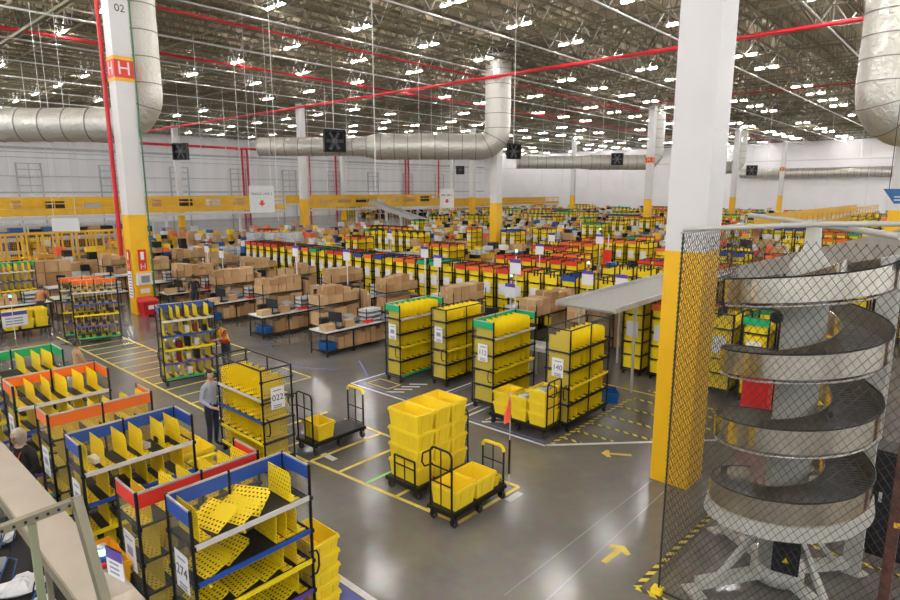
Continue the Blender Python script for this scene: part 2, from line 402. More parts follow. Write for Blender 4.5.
# wrapped silver ventilation ducts
def duct(path, radii, label, seams=0.8, name='air_duct'):
    P = []; RR = []
    for i in range(len(path) - 1):                       # resample
        a, c = Vector(path[i]), Vector(path[i+1]); n = max(1, int((c - a).length / 0.35))
        for k in range(n): P.append(a.lerp(c, k / n)); RR.append(radii[i] + (radii[i+1] - radii[i]) * k / n)
    P.append(Vector(path[-1])); RR.append(radii[-1])
    rr = random.Random(len(P)); b = MB(); acc = 0
    b.tube(P, 1, 24, 0, True, True, [r * (1 + rr.uniform(-0.018, 0.018)) for r in RR])
    o = b.build(name, ['duct']); tag(o, label, 'air duct')
    s = MB(); acc = 0
    for i in range(1, len(P)):
        acc += (P[i] - P[i-1]).length
        if acc > seams:
            acc = 0; s.disc(P[i], P[i] - P[i-1], RR[i] * 1.025, 0.05, 24)
    s.build('seam_straps', ['duct_seam'], o)
    return o
def elbow(top, r, d, zc, n=8, rad=1.3):
    """vertical drop then a quarter turn into horizontal direction d"""
    x, y, z = top; out = [(x, y, z)]
    for i in range(n + 1):
        a = i / n * math.pi / 2
        out.append((x + d[0] * rad * (1 - math.cos(a)), y + d[1] * rad * (1 - math.cos(a)), zc + rad - rad * math.sin(a)))
    return out
LD_ = (-0.669, 0.743); RD_ = (0.669, -0.743)
def run(x, y, zc, d, length, r, label, taper=None, rad=1.4):
    e = elbow((x, y, 15.8), r, d, zc, rad=rad); last = e[-1]
    if taper:
        t0, r2 = taper; e += [(last[0] + d[0]*t0, last[1] + d[1]*t0, zc), (last[0] + d[0]*(t0+1.2), last[1] + d[1]*(t0+1.2), zc)]
        rads = [r] * (len(e) - 1) + [r2]
    else: rads = [r] * len(e)
    e.append((last[0] + d[0]*length, last[1] + d[1]*length, zc)); rads.append(rads[-1])
    return duct(e, rads, label)
run(11.95, 29.55, 8.45, LD_, 12, 0.76, 'wrapped silver duct dropping beside the banded white column')
run(39.2, 30.2, 8.9, LD_, 17.6, 1.02, 'long silver duct with an elbow above the middle yellow-based column', (8.2, 0.72))
run(72.3, 31.5, 8.8, LD_, 15.5, 0.9, 'silver duct running behind the plain far column', (6.5, 0.75))
run(102.9, 31.1, 9.0, LD_, 8, 0.95, 'small far silver duct ending beside the white front column')
run(36.3, 4.7, 8.7, RD_, 8, 1.15, 'big silver duct dropping in the upper corner over the blue sign', rad=1.5)
a = (135.6, 40.5, 8.8); c = (135.6, 13.0, 8.8)
duct([a, c], [0.95, 0.95], 'straight silver duct along the plain far wall')

# big wall fans
def fan_proto():
    o = empty('industrial_fan')
    f = MB()
    for s in (-0.78, 0.78): f.box(s - 0.06, -0.2, -0.84, s + 0.06, 0.2, 0.84); f.box(-0.84, -0.2, s - 0.06, 0.84, 0.2, s + 0.06)
    f.box(-.8, .17, -.8, .8, .2, .8); f.build('fan_housing', 'black', o)
    f = MB(); f.disc((0, 0, 0), (0, 1, 0), 0.16, 0.3, 14); f.build('hub', 'grey_plastic', o)
    for k in range(6):
        a = k * math.pi / 3; f = MB(); rot = Matrix.Rotation(-a, 3, 'Y') @ Matrix.Rotation(0.5, 3, 'Z')
        f.obox((0.42 * math.cos(a), 0, 0.42 * math.sin(a)), 0.62, 0.03, 0.26, Matrix.Rotation(-a, 3, 'Y') @ Matrix.Rotation(0.5, 3, 'X'))
        f.build('blade', mat('fan_grey', (.13, .13, .14), .45) if 'fan_grey' not in M else 'fan_grey', o)
    g = MB()
    for r in (0.3, 0.5, 0.7):
        P = [(r*math.cos(t*math.pi/12), -0.21, r*math.sin(t*math.pi/12)) for t in range(25)]; g.tube(P, 0.012, 5, cap=False)
    for t in range(8):
        a = t*math.pi/4; g.bar((0, -0.21, 0), (0.76*math.cos(a), -0.21, 0.76*math.sin(a)), 0.014)
    g.build('guard', 'black', o)
    return o
def screen_pt(px, d, z):
    r = (px - 450) / 600 * d; return (math.sin(YAW)*d + math.cos(YAW)*r, math.cos(YAW)*d - math.sin(YAW)*r, z)
FANS = [(338, 47.5, 9.2, 1.0, 'biggest black square fan, hanging in front of the long silver duct'), (188, 62, 9.3, .98, 'black square fan near the far sheet wall, above the yellow walkway'),
        (512, 52, 8.7, 0.75, 'black fan just beside the middle yellow-based column'), (613, 71, 9.0, 0.8, 'black fan on the silver duct behind the front column'),
        (460, 88, 8.3, 0.7, 'small black fan under the long silver duct'), (745, 112, 9.0, 1.1, 'dark fan at the end of the far wall duct')]
fp = None
for px, d, z, s, lab in FANS:
    o = fan_proto() if fp is None else copy_tree(fp)
    fp = fp or o
    o.location = screen_pt(px, d, z); o.rotation_euler = (0, 0, -YAW + (0.5 if px in (338, 512) else -0.2)); o.scale = (s, s, s)
    g = MB(); g.bar((0, 0.1, 0.84), (0, 0.1, (16.74 - z) / s), 0.05); g.build('hanger', 'conduit', o)
    tag(o, lab, 'fan')

# pipes and bands on the banded column
o = pipe('riser_pipe', [(10.12, 29.0, 2.6), (10.12, 29.0, 14.2)], 0.09, 'red_pipe', 'red riser pipe climbing the banded white column')
b = MB(); b.tube([(11.0, 27.93, 0.4), (11.0, 27.93, 14.8)], 0.035, 6); tag(b.build('downpipe', mat('pipe_green', (0.03, 0.16, 0.07), 0.4)), 'thin dark green pipe on the banded white column', 'pipe')
def h_band(x0, y0, x1, y1, z, h, label, both=True):
    o = empty('hydrant_band', (x0, y0, z)); tag(o, label, 'sign')
    L, W = x1 - x0, y1 - y0
    b = MB(); b.box(-0.02, -0.02, 0, L + 0.02, W + 0.02, h); b.build('red_panel', 'red', o)
    b = MB()
    for zz in (-0.14, h): b.box(-0.022, -0.022, zz, L + 0.022, W + 0.022, zz + 0.14)
    b.build('yellow_border', 'rail_yellow', o)
    text('H', h * 1.05, o, (-0.026, W / 2, h / 2), (R(90), 0, R(-90)), 'paint_white', ext=0.003)
    text('H', h * 1.05, o, (L / 2, -0.026, h / 2), (R(90), 0, 0), 'paint_white', ext=0.003)
h_band(10.2, 28.0, 10.95, 28.75, 10.15, 0.72, 'red H band with yellow borders high on the column beside the silver duct')
h_band(69.9, 30.9, 70.65, 31.6, 8.75, 0.5, 'red H band on the far column behind the white front column')
h_band(130.6, 31.2, 131.35, 31.9, 9.2, 0.55, 'red H band on the farthest column by the plain wall')
for (x, y, rz, lab) in ((10.17, 28.38, -90, 'red H plate low on the face of the banded column by the pipe'), (10.6, 27.97, 0, 'red H plate low on the yellow face of the banded column')):
    o = empty('hydrant_plate', (x, y, 1.95), R(rz)); tag(o, lab, 'sign')
    b = MB(); b.box(-0.17, -0.02, 0.38, 0.17, 0, 0.95); b.build('upper_panel', 'red', o)
    b = MB(); b.box(-0.17, -0.02, 0, 0.17, 0, 0.38); b.build('lower_panel', 'red', o)
    b = MB(); b.box(-0.07, -0.025, 0.5, 0.07, -0.02, 0.85); b.build('pictogram', 'paper', o)
    text('H', 0.36, o, (0, -0.024, 0.19), (R(90), 0, 0), 'paint_white', ext=0.003)
o = empty('wall_box', (10.55, 27.9, 1.35)); tag(o, 'white cabinet with a grey window on the banded column, above a red bin', 'cabinet')
b = MB(); b.box(-0.3, -0.16, 0, 0.3, 0.08, 0.5); b.build('case', 'paint_white', o)
b = MB(); b.box(-0.16, -0.17, 0.1, 0.2, -0.16, 0.4); b.build('window', 'grey_plastic', o)
o = empty('notice_board', (10.17, 28.35, 0.75), R(-90)); tag(o, 'tall white notice with coloured lines on the banded column', 'notice')
b = MB(); b.box(-0.2, -0.02, 0, 0.2, 0, 1.2); b.build('sheet', 'paper', o)
b = MB()
for i in range(8): b.box(-0.15, -0.023, 0.1 + i * 0.13, 0.13, -0.02, 0.15 + i * 0.13)
b.build('printed_lines', 'purple', o)
o = empty('notice_plate', (10.6, 27.97, 0.95)); tag(o, 'small white plate under the white cabinet on the column', 'notice')
b = MB(); b.box(-0.2, -0.015, 0, 0.2, 0, 0.2); b.build('plate', 'paper', o)
o = empty('waste_bin', (10.45, 27.45, 0), 0.1); tag(o, 'red pedal bin standing at the foot of the banded column', 'bin')
b = MB(); z = 0.08
vs = [(-.27,-.24,z),(.27,-.24,z),(.27,.24,z),(-.27,.24,z),(-.33,-.3,.66),(.33,-.3,.66),(.33,.3,.66),(-.33,.3,.66)]
b.add(vs, [(0,3,2,1),(4,5,6,7),(0,1,5,4),(1,2,6,5),(2,3,7,6),(3,0,4,7)]); b.build('body', 'crate_red', o)
b = MB(); b.add([(-.36,-.33,.66),(.36,-.33,.66),(.36,.33,.66),(-.36,.33,.66),(-.34,-.31,.74),(.34,-.31,.74),(.3,.3,.84),(-.3,.3,.84)], [(0,3,2,1),(4,5,6,7),(0,1,5,4),(1,2,6,5),(2,3,7,6),(3,0,4,7)]); b.build('lid', 'red', o)
b = MB(); b.box(-.12,-.305,.33,.12,-.28,.5); b.build('sticker', 'paper', o)
b = MB()
for s in (-.2, .2): b.box(s-.07,-.26,0,s+.07,.26,.09)
b.build('foot', 'crate_red', o)
# floor lines ------------------------------------------------------------------
def lines(name, m, segs, w=0.07, z=0.003, label=''):
    b = MB()
    for i, (x0, y0, x1, y1) in enumerate(segs):
        a = Vector((x0, y0, 0)); c = Vector((x1, y1, 0)); d = (c - a); L = d.length; d.normalize(); n = Vector((-d.y, d.x, 0)) * w / 2
        zz = z + (i % 7) * 0.0006
        vs = [a - n, c - n, c + n, a + n]
        vs = [(v.x, v.y, 0.0005) for v in vs] + [(v.x, v.y, zz) for v in vs]
        uv = [(0, 0), (L, 0), (L, w), (0, w)]
        b.add(vs, [(4,5,6,7),(0,3,2,1),(0,1,5,4),(1,2,6,5),(2,3,7,6),(3,0,4,7)], 0, False, [uv, uv, uv, uv, uv, uv])
    return struct(b.build(name, m), label)
AX = 6.5
lines('floor_line', 'line_yellow', [(AX, 26, AX + 0.12, 9.9), (8.15, 25, 8.15, 19.4)] + [(AX + .03, y, 8.15, y) for y in [25.2 - 0.78 * i for i in range(15)]], 0.07, label='yellow ladder marking along the aisle')
lines('floor_line', 'line_yellow', [(6.68, 9.9, 6.95, 6.05), (6.95, 6.08, 8.65, 6.05), (8.65, 6.05, 8.6, 11.2), (6.7, 9.88, 8.6, 9.88), (6.75, 9.05, 8.62, 9.05), (6.85, 7.5, 8.62, 7.5), (6.9, 6.75, 8.64, 6.75), (6.62, 10.85, 8.6, 10.85), (6.6, 11.9, 8.6, 11.9)], 0.075, label='yellow bay marking under the carts')
lines('floor_line', 'line_yellow', [(8.9, 14.6, 10.0, 14.6), (10.0, 14.6, 10.0, 16.2), (10.0, 16.2, 8.9, 16.2), (8.9, 16.2, 8.9, 14.6)], 0.06, label='small yellow rectangle on the floor')
lines('floor_line', 'line_yellow', [(9.2, 18.6, 10.4, 18.6), (10.4, 18.6, 10.4, 20.2), (10.4, 20.2, 9.2, 20.2)], 0.06, label='small yellow bracket on the floor')
lines('floor_line', mat('line_green', (0.20, 0.55, 0.10), 0.5), [(6.8, 8.3, 7.7, 8.3)], 0.07, label='green strip on the floor')
lines('floor_line', 'line_white', [(10.45, 13.25, 10.55, 6.7), (10.45, 13.25, 13.4, 13.25), (10.48, 10.7, 13.4, 10.7), (10.5, 9.6, 13.4, 9.6), (10.5, 9.1, 11.9, 9.1)], 0.07, label='white bay marking under the bin racks')
lines('floor_line', 'line_blue', [(10.62, 13.1, 10.7, 6.85), (10.62, 13.1, 13.3, 13.1), (10.6, 10.55, 13.3, 10.55), (10.65, 9.4, 13.3, 9.4), (9.3, 17.6, 11.0, 14.6), (12.1, 14.9, 11.2, 13.4)], 0.05, label='blue tape beside the white bay')
lines('floor_line', 'line_yellow', [(10.8, 12.95, 11.3, 12.95), (11.3, 12.95, 11.3, 12.1), (11.3, 12.1, 10.8, 12.1), (10.8, 12.1, 10.8, 12.95), (10.85, 9.3, 11.5, 9.3), (10.85, 8.6, 11.5, 8.6)], 0.04, label='thin yellow box inside the white bay')
lines('floor_line', 'line_white', [(10.62 + .3 * k, 11.95, 10.95 + .3 * k, 11.55) for k in range(4)] + [(10.7 + .3 * k, 8.6, 11.05 + .3 * k, 8.2) for k in range(4)], 0.08, label='short white dashes on the floor')
lines('floor_line', 'line_white', [(10.6, 6.7, 13.5, 3.9)], 0.09, label='white diagonal line past the yellow column')
lines('floor_line', 'line_white', [(4.72, 6.6, 4.72, 5.2)], 0.1, label='white line beside the stacked totes'); lines('floor_line', 'line_blue', [(4.5, 6.6, 4.5, 5.4)], 0.3, z=0.0026, label='blue band beside the stacked totes')
lines('floor_line', 'line_white', [(7.05, 9.98, 7.05, 9.55), (8.1, 5.9, 8.5, 5.9), (6.6, 11.3, 6.6, 11.0)], 0.14, label='white paper strips stuck on the floor')
lines('hazard_tape', 'hazard', [(10.75, 6.66, 14.6, 6.66), (11.2, 6.6, 11.2, 6.2), (11.75, 6.6, 11.75, 5.7), (12.4, 6.6, 12.4, 5.1), (13.1, 6.6, 13.1, 4.5), (13.9, 6.6, 13.9, 4.1), (14.7, 6.6, 14.7, 4.2), (15.6, 6.6, 15.0, 4.2)], 0.09, label='black and yellow hatching on the floor')
lines('hazard_tape', 'hazard', [(7.38, 3.12, 10.2, 3.0), (7.38, 3.12, 7.38, 0.2), (10.2, 3.0, 10.15, -0.4)], 0.09, label='black and yellow tape around the spiral conveyor')
lines('floor_line', 'line_yellow', [(15.3, 8.3, 15.3, 3.5), (15.0, 2.6, 20, 2.6)], 0.07, label='yellow line in front of the far racks')
def arrow(x, y, rz, L, label):
    b = MB(); o = 0.003
    p = [(-L/2,-.045),(L/2-.16,-.045),(L/2-.2,-.16),(L/2-.12,-.18),(L/2,0),(L/2-.12,.18),(L/2-.2,.16),(L/2-.16,.045),(-L/2,.045)]
    b.add([(q[0], q[1], o) for q in p] + [(q[0], q[1], .0004) for q in p], [tuple(range(9))] + [(i+9, (i+1) % 9 + 9, (i+1) % 9, i) for i in range(9)])
    struct(b.build('floor_arrow', 'line_yellow', None, (x, y, 0), rz), label)
arrow(11.2, 5.35, R(122), 0.62, 'yellow arrow on the floor by the column')
arrow(7.9, 3.72, R(-4), 0.6, 'yellow arrow on the floor by the net')
b = MB()
for a_, c_ in (((5.0, 3.9), (10.6, 3.95)), ((6.0, 4.4), (10.6, 4.3))): b.bar((*a_, 0.0008), (*c_, 0.0008), 0.015, 0.0006)
struct(b.build('floor_joint', 'grey_plastic'), 'saw cut joint in the concrete')

# ------------------------------------------------------------------ rolling bin racks
SHELF_Z = [1.88, 1.45, 1.05, 0.65, 0.22]
LIPS = ['lip_white', 'blue', 'yellow_plastic', 'purple', 'green']
DIV = {}
def divider_mesh(d, h, fl=0.12, m='perforated'):
    k = (d, h, fl, m)
    if k not in DIV:
        b = MB(); t = 0.006
        # upright sheet with a sloped front corner, and the foot it stands on
        p = [(0.0, 0.0), (d, 0.0), (d, h), (0.05, h), (0.0, h * 0.86)]
        vs = [(-t/2, y, z) for y, z in p] + [(t/2, y, z) for y, z in p]
        uv = [(y, z) for y, z in p]
        n = 5
        b.add(vs, [tuple(range(n))[::-1], tuple(range(n, 2*n))] + [(i, (i+1) % n, (i+1) % n + n, i + n) for i in range(n)], 0, False,
              [uv[::-1], uv] + [[(0.013, 0.013)] * 4] * n)
        b.box(t/2, 0, 0, fl, d, t)
        b.add([(t/2, 0, t), (t/2, 0.03, t), (fl, 0.0, t), (fl, 0.03, t), (t/2, 0, 0.02), (fl, 0, 0.02), (t/2, .03, .02), (fl, .03, .02)], [(0,2,5,4),(4,5,7,6)])
        DIV[k] = b.mesh('divider', [m])
    return DIV[k]
CAST = {}
def caster(parent, x, y, h=0.13, r=0.05):
    k = (h, r)
    if k not in CAST:
        f = MB(); f.box(-0.03, -0.03, h - 0.02, 0.03, 0.03, h); f.box(-0.035, -0.05, r * 0.6, -0.025, 0.03, h); f.box(0.025, -0.05, r * 0.6, 0.035, 0.03, h)
        wv = MB(); wv.disc((0, -0.015, r), (1, 0, 0), r, 0.045, 14, 0); wv.disc((0, -0.015, r), (1, 0, 0), r * 0.55, 0.05, 12, 1)
        CAST[k] = (f.mesh('caster', ['black']), wv.mesh('wheel', ['tyre', 'wheel']))
    o = put('caster', CAST[k][0], parent, (x, y, 0)); put('wheel', CAST[k][1], o); return o

def rack(label, x, y, rz=0.0, L=1.45, D=0.58, T=2.3, band=None, ends=('l', 'r'), number=None, card_end='l', shelves=None, ndiv=6, mid='back',
         plates=None, handle='l', lips=LIPS, perf='perforated', jitter=0.02, seed=0, group=None, wheels=True, skip=0.0, card=True, dh=None, topfree=False):
    """local frame: length on x, open side on -y, back on +y"""
    rr = random.Random(seed + 11)
    o = empty('rolling_rack', (x, y, 0), rz); tag(o, label, 'rack', group)
    t = 0.035; z0 = 0.14
    f = MB()
    for px in (0, L):
        for py in (0, D): f.tube([(px, py, z0), (px, py, T)], t/2 + 0.002, 8)
    for py in (0, D): f.tube([(0, py, z0 + .02), (L, py, z0 + .02)], t/2, 6)
    for px in (0, L):
        f.tube([(px, 0, z0 + .02), (px, D, z0 + .02)], t/2, 6)
        if not band: f.tube([(px, 0, T - .015), (px, D, T - .015)], t/2, 6)
        for z in SHELF_Z: f.tube([(px, 0, z - .012), (px, D, z - .012)], t * .38, 6)
    if topfree: f.tube([(0, D, T - .015), (L, D, T - .015)], t/2, 6)
    if topfree: f.tube([(0, 0, T - .015), (L, 0, T - .015)], t/2, 6)
    if mid in ('back', 'both'): f.tube([(L/2, D, z0), (L/2, D, T)], t/2, 8)
    if mid in ('front', 'both'): f.tube([(L/2, 0, z0), (L/2, 0, T)], t/2, 8)
    for px in (0, L):                                        # clamp collars
        for z in SHELF_Z: f.box(px - .026, -.026, z - .035, px + .026, .026, z + .01); f.box(px - .026, D - .026, z - .035, px + .026, D + .026, z + .01)
    f.build('frame', 'black', o)
    if wheels:
        for px in (0.05, L - 0.05):
            for py in (0.04, D - 0.04): caster(o, px, py)
    bh = 0.165
    if band:
        b = MB(); b.box(-.009, D - .009, T - .03, L + .009, D + .009, T - .008)
        for px in (0, L): b.box(px - .009, -.009, T - .03, px + .009, D - .009, T - .008)
        b.build('top_rail', 'zinc', o)
    if band:
        if 'b' in ends or True:
            b = MB(); b.box(0.02, D - .006, T - .03 - bh, L - .02, D + .006, T - .03); b.build('back_band', band, o)
        for e, px in (('l', 0), ('r', L)):
            if e in ends:
                b = MB(); b.box(px - .008, 0.02, T - .03 - bh, px + .008, D - .02, T - .03); b.build('end_band', band, o)
    pz = T - .03 - (bh if band else 0)
    b = MB(); b.box(0.02, D - .004, z0 + .1, L - .02, D + .002, pz); b.build('back_panel', 'clear_panel', o)
    for px in (0, L):
        b = MB(); b.box(px - .003, 0.025, z0 + .1, px + .003, D - .025, pz); b.build('end_panel', 'clear_panel', o)
    zs = shelves or SHELF_Z
    for i, z in enumerate(zs):
        b = MB(); b.box(0.02, 0.01, z - .02, L - .02, D - .01, z); s = b.build('shelf', 'dark_plastic', o)
        b = MB(); b.box(0.02, -0.022, z - .03, L - .02, -0.002, z + .028); b.build('front_lip', lips[i % 5], s)
        top = (T + .02 if i == 0 else zs[i-1] - .03); h = dh or min(0.36, top - z - .04)
        h = round(h, 2)
        if plates and i in plates:
            for (dx, tilt, dy, yaw) in plates[i]:
                q = put('divider', divider_mesh(round(D - .08, 2), h, 0.12, perf), o, (dx, .05 + dy, z + .003)); q.rotation_euler = (0, tilt, yaw)
        else:
            for k in range(ndiv):
                if rr.random() < skip: continue
                dx = 0.06 + (L - 0.24) * k / (ndiv - 1) + rr.uniform(-jitter, jitter)
                q = put('divider', divider_mesh(round(D - .08, 2), h, 0.12, perf), o, (dx, .04, z + .003)); q.rotation_euler = (0, rr.uniform(-.05, .05), rr.uniform(-.04, .04))
    if card:
        e = card_end; px = -0.012 if e == 'l' else L + 0.012; s = -1 if e == 'l' else 1
        c = MB(); zc = 1.5
        c.box(px - .003, D/2 - .15, zc - .22, px + .003, D/2 + .15, zc + .22, 0)
        cc = c.build('number_card', 'paper', o)
        if number: text(number, 0.17, cc, (px + s*.005, D/2, zc), (R(90), 0, R(90) * s), 'ink')
        k = MB()
        for zz in (zc + .15, zc - .15, zc - .19): k.box(px + s*.0035 - .001, D/2 - .1, zz - .012, px + s*.0035 + .001, D/2 + .08, zz + .012)
        if not number: k.box(px + s*.0035 - .001, D/2 - .08, zc - .05, px + s*.0035 + .001, D/2 + .08, zc + .06)
        k.build('printed_lines', 'ink_grey', cc)
    if handle:
        px = 0 if handle == 'l' else L; s = -1 if handle == 'l' else 1
        h = MB(); h.tube([(px, .06, .78), (px + s*.1, .06, .8), (px + s*.13, .06, .88), (px + s*.13, .06, 1.02), (px + s*.1, .06, 1.1), (px, .06, 1.12)], .013, 7)
        h.build('handle', 'black', o)
    return o

# the six racks of the front row, standing end-on to the grey worktop
tip = {0: [(.10, .0, 0, 0), (.30, 1.15, .02, .25), (.55, 1.2, -.04, .3), (.78, 1.05, .0, .5), (1.2, .03, 0, 0)],
       1: [(.12, 1.25, -.05, .1), (.40, 1.2, .02, .2), (.98, .05, 0, 0), (1.12, .02, 0, 0), (1.26, 0, 0, 0)],
       2: [(.10, 1.3, 0, .1), (.45, 1.35, .0, .0), (.8, 1.3, 0, .1), (1.05, .05, 0, 0), (1.24, 0, 0, 0)],
       3: [(.15, 1.35, 0, 0), (.6, 1.3, 0, .1), (1.0, 1.25, 0, .1), (1.25, 0, 0, 0)],
       4: [(.12, 0, 0, 0), (.4, 1.3, 0, .1), (.9, 1.3, 0, 0), (1.2, 0, 0, 0)]}
rack('blue-banded bin rack with tipped yellow plates and the number 274, nearest of all racks', 2.39, 5.70, 0, L=1.43, D=.56, band='blue', number='274', plates=tip, handle='r', seed=1)
rack('red-banded bin rack standing back to back with the nearest blue-banded rack', 3.62, 7.08, math.pi, band='red', seed=2, card_end='r', handle='l', jitter=.05)
rack('blue-banded bin rack of upright perforated plates behind the red-banded rack', 2.18, 8.32, 0, band='blue', seed=3, jitter=.05, handle='r')
rack('orange-banded bin rack standing back to back behind the second blue-banded rack', 3.67, 10.42, math.pi, band='orange', seed=4, card_end='r', handle=None)
rack('orange-banded bin rack with six plain yellow plates, its open side to the grey-haired woman', 2.22, 11.75, 0, D=.68, band='orange', seed=5, jitter=.02, perf='yellow_plastic', handle='r')
rack('green-banded bin rack beside the woman in brown, at the end of the front row', 2.08, 13.85, 0, D=.75, band='green', seed=6, perf='yellow_plastic', handle=None, skip=.1)
# racks along the aisle and in the white bay
WL = ['lip_white', 'black', 'yellow_plastic', 'black', 'green']; WB = ['black', 'black', 'yellow_plastic', 'black', 'black']
rack('black-topped bin rack numbered 022 beside the man in the light blue shirt', 5.75, 11.75, R(-90), L=1.72, D=0.66, T=2.12, band=None, topfree=True, number='022', card_end='r', handle='r', seed=7, ndiv=7, shelves=[1.5, 1.05, .6, .22], lips=['lip_white', 'blue', 'yellow_plastic', 'yellow_plastic', 'green'])
rack('blue-banded rack on the ladder marking, see-through, beside the worker in a yellow vest', 6.72, 16.88, R(-11.5), band='blue', seed=8, jitter=.04, perf='yellow_plastic', card=False, handle='l')
rack('orange-banded bin rack near the banded column and the red bin', 6.58, 24.0, R(-17), L=1.45, band='orange', seed=9, perf='yellow_plastic', handle='r', jitter=.03)
rack('orange-banded rack seen end-on just behind the one near the red bin', 6.5, 25.0, R(-17), L=1.45, band='orange', seed=10, perf='yellow_plastic', handle=None)
rack('green-banded bin rack beyond the aisle, first of the four in the white bay', 11.38, 12.16, 0, L=1.8, D=.6, band='green', lips=WL, seed=12, ndiv=8, perf='yellow_plastic', card=True)
rack('bandless bin rack with a middle post, second from the packing tables in the white bay', 12.0, 10.95, 0, L=1.75, D=.56, T=2.24, topfree=True, lips=WB, mid='front', seed=13, ndiv=8, perf='yellow_plastic')
rack('green-banded bin rack numbered 112 behind the flagless cart of yellow totes', 11.35, 8.78, 0, L=1.8, D=.66, T=2.32, band='green', number='112', lips=WL, seed=14, ndiv=8, perf='yellow_plastic')
rack('bandless bin rack numbered 140 beside the black and yellow floor hatching', 11.5, 6.72, 0, L=1.85, D=.62, T=2.42, topfree=True, mid='front', number='140', lips=WB, seed=15, ndiv=8, perf='yellow_plastic')

# goods lying in the racks: small parcels, each its own thing
def parcel(x, y, z, sx, sy, sz, m, label, rz=0.0, name='small_parcel'):
    b = MB(); b.box(-sx/2, -sy/2, 0, sx/2, sy/2, sz)
    return tag(b.build(name, m, None, (x, y, z), rz), label, 'parcel', None)
slots = [6.72 + .06 + 1.21 * k / 5 + .12 for k in range(5)]
for (k, i, m, h) in [(2, 1, 'paper', .2), (3, 1, 'cloth_maroon', .22), (4, 1, 'dark_plastic', .16), (1, 2, 'cloth_maroon', .18), (2, 2, 'dark_plastic', .26), (3, 2, 'paper', .2), (1, 3, 'cloth_maroon', .24), (2, 3, 'paper', .2), (3, 3, 'dark_plastic', .25), (2, 4, 'paper', .22), (1, 4, 'pale_plastic', .1)]:
    nm = {'paper': 'white', 'cloth_maroon': 'dark red', 'dark_plastic': 'black', 'pale_plastic': 'grey'}[m]
    lx, ly = slots[k] + .05 - 6.72, .25; ca, sa = math.cos(R(-11.5)), math.sin(R(-11.5))
    parcel(6.72 + lx*ca - ly*sa, 16.88 + lx*sa + ly*ca, SHELF_Z[i] + .012, .13, .2, h, m, '%s parcel, %s bay, %s shelf down, in the see-through blue-banded rack' % (nm, ORD[k], ORD[i]), R(-11.5))
for (x, y, z, m, lab, s) in [(2.42, 8.62, 1.89, 'paper', 'crumpled white parcel between the first plates of the second blue-banded rack', .11), (3.05, 8.6, 1.89, 'pale_plastic', 'pale parcel on the top shelf of the second blue-banded rack, near its middle', .1),
                          (3.3, 8.62, 1.89, 'dark_plastic', 'dark parcel on the top shelf of the second blue-banded rack, last bay', .12), (2.8, 8.55, 1.46, 'dark_plastic', 'black bag on the second shelf of the second blue-banded rack', .16)]:
    parcel(x, y, z + .008, s, s * 1.6, s * .7, m, lab, .2)

# ------------------------------------------------------------------ totes and platform carts
TM = {}
def tote_mesh(L=0.6, W=0.42, H=0.34, m='tote_yellow', low=False):
    k = (L, W, H, m)
    if k in TM: return TM[k]
    b = MB(); t = 0.09 if not low else 0.06; wl = 0.012
    def ring(l, w, z): return [(-l/2,-w/2,z),(l/2,-w/2,z),(l/2,w/2,z),(-l/2,w/2,z)]
    lb, wb = L - t, W - t
    R_ = [ring(lb, wb, 0), ring(L-.03, W-.03, H-.06), ring(L, W, H-.06), ring(L, W, H-.022), ring(L-.02, W-.02, H-.022), ring(L-.02, W-.02, H), ring(L-.05, W-.05, H), ring(lb-.02, wb-.02, 0.015)]
    vs = [p for r in R_ for p in r]; fs = [(3,2,1,0)]
    for i in range(len(R_)-1):
        for j in range(4): fs.append((i*4+j, i*4+(j+1) % 4, (i+1)*4+(j+1) % 4, (i+1)*4+j))
    q = (len(R_)-1)*4; fs.append((q, q+1, q+2, q+3)); b.add(vs, fs)
    for s in (-1, 1):                                        # hand grips on the short ends, ribs on the long sides
        b.box(s*(L/2 - .012) - .012, -.09, H-.075, s*(L/2 - .012) + .018*(1 if s > 0 else .7), .09, H-.04)
        for x in (-L*.25, 0, L*.25):
            y0 = s*(W/2 - .03); b.bar((x, s*(wb/2 - .002), .03), (x, s*(W/2 - .012), H-.07), .022, .016)
        for y in (-W*.22, W*.22): b.bar((s*(lb/2 - .002), y, .03), (s*(L/2 - .012), y, H-.07), .016, .022)
    TM[k] = b.mesh('tote', [m]); return TM[k]
def tote(x, y, z, label, rz=0.0, L=0.6, W=0.42, H=0.34, m='tote_yellow', group=None, tilt=None):
    o = put('tote', tote_mesh(L, W, H, m), None, (x, y, z), rz)
    if tilt: o.rotation_euler = tilt
    return tag(o, label, 'tote', group)
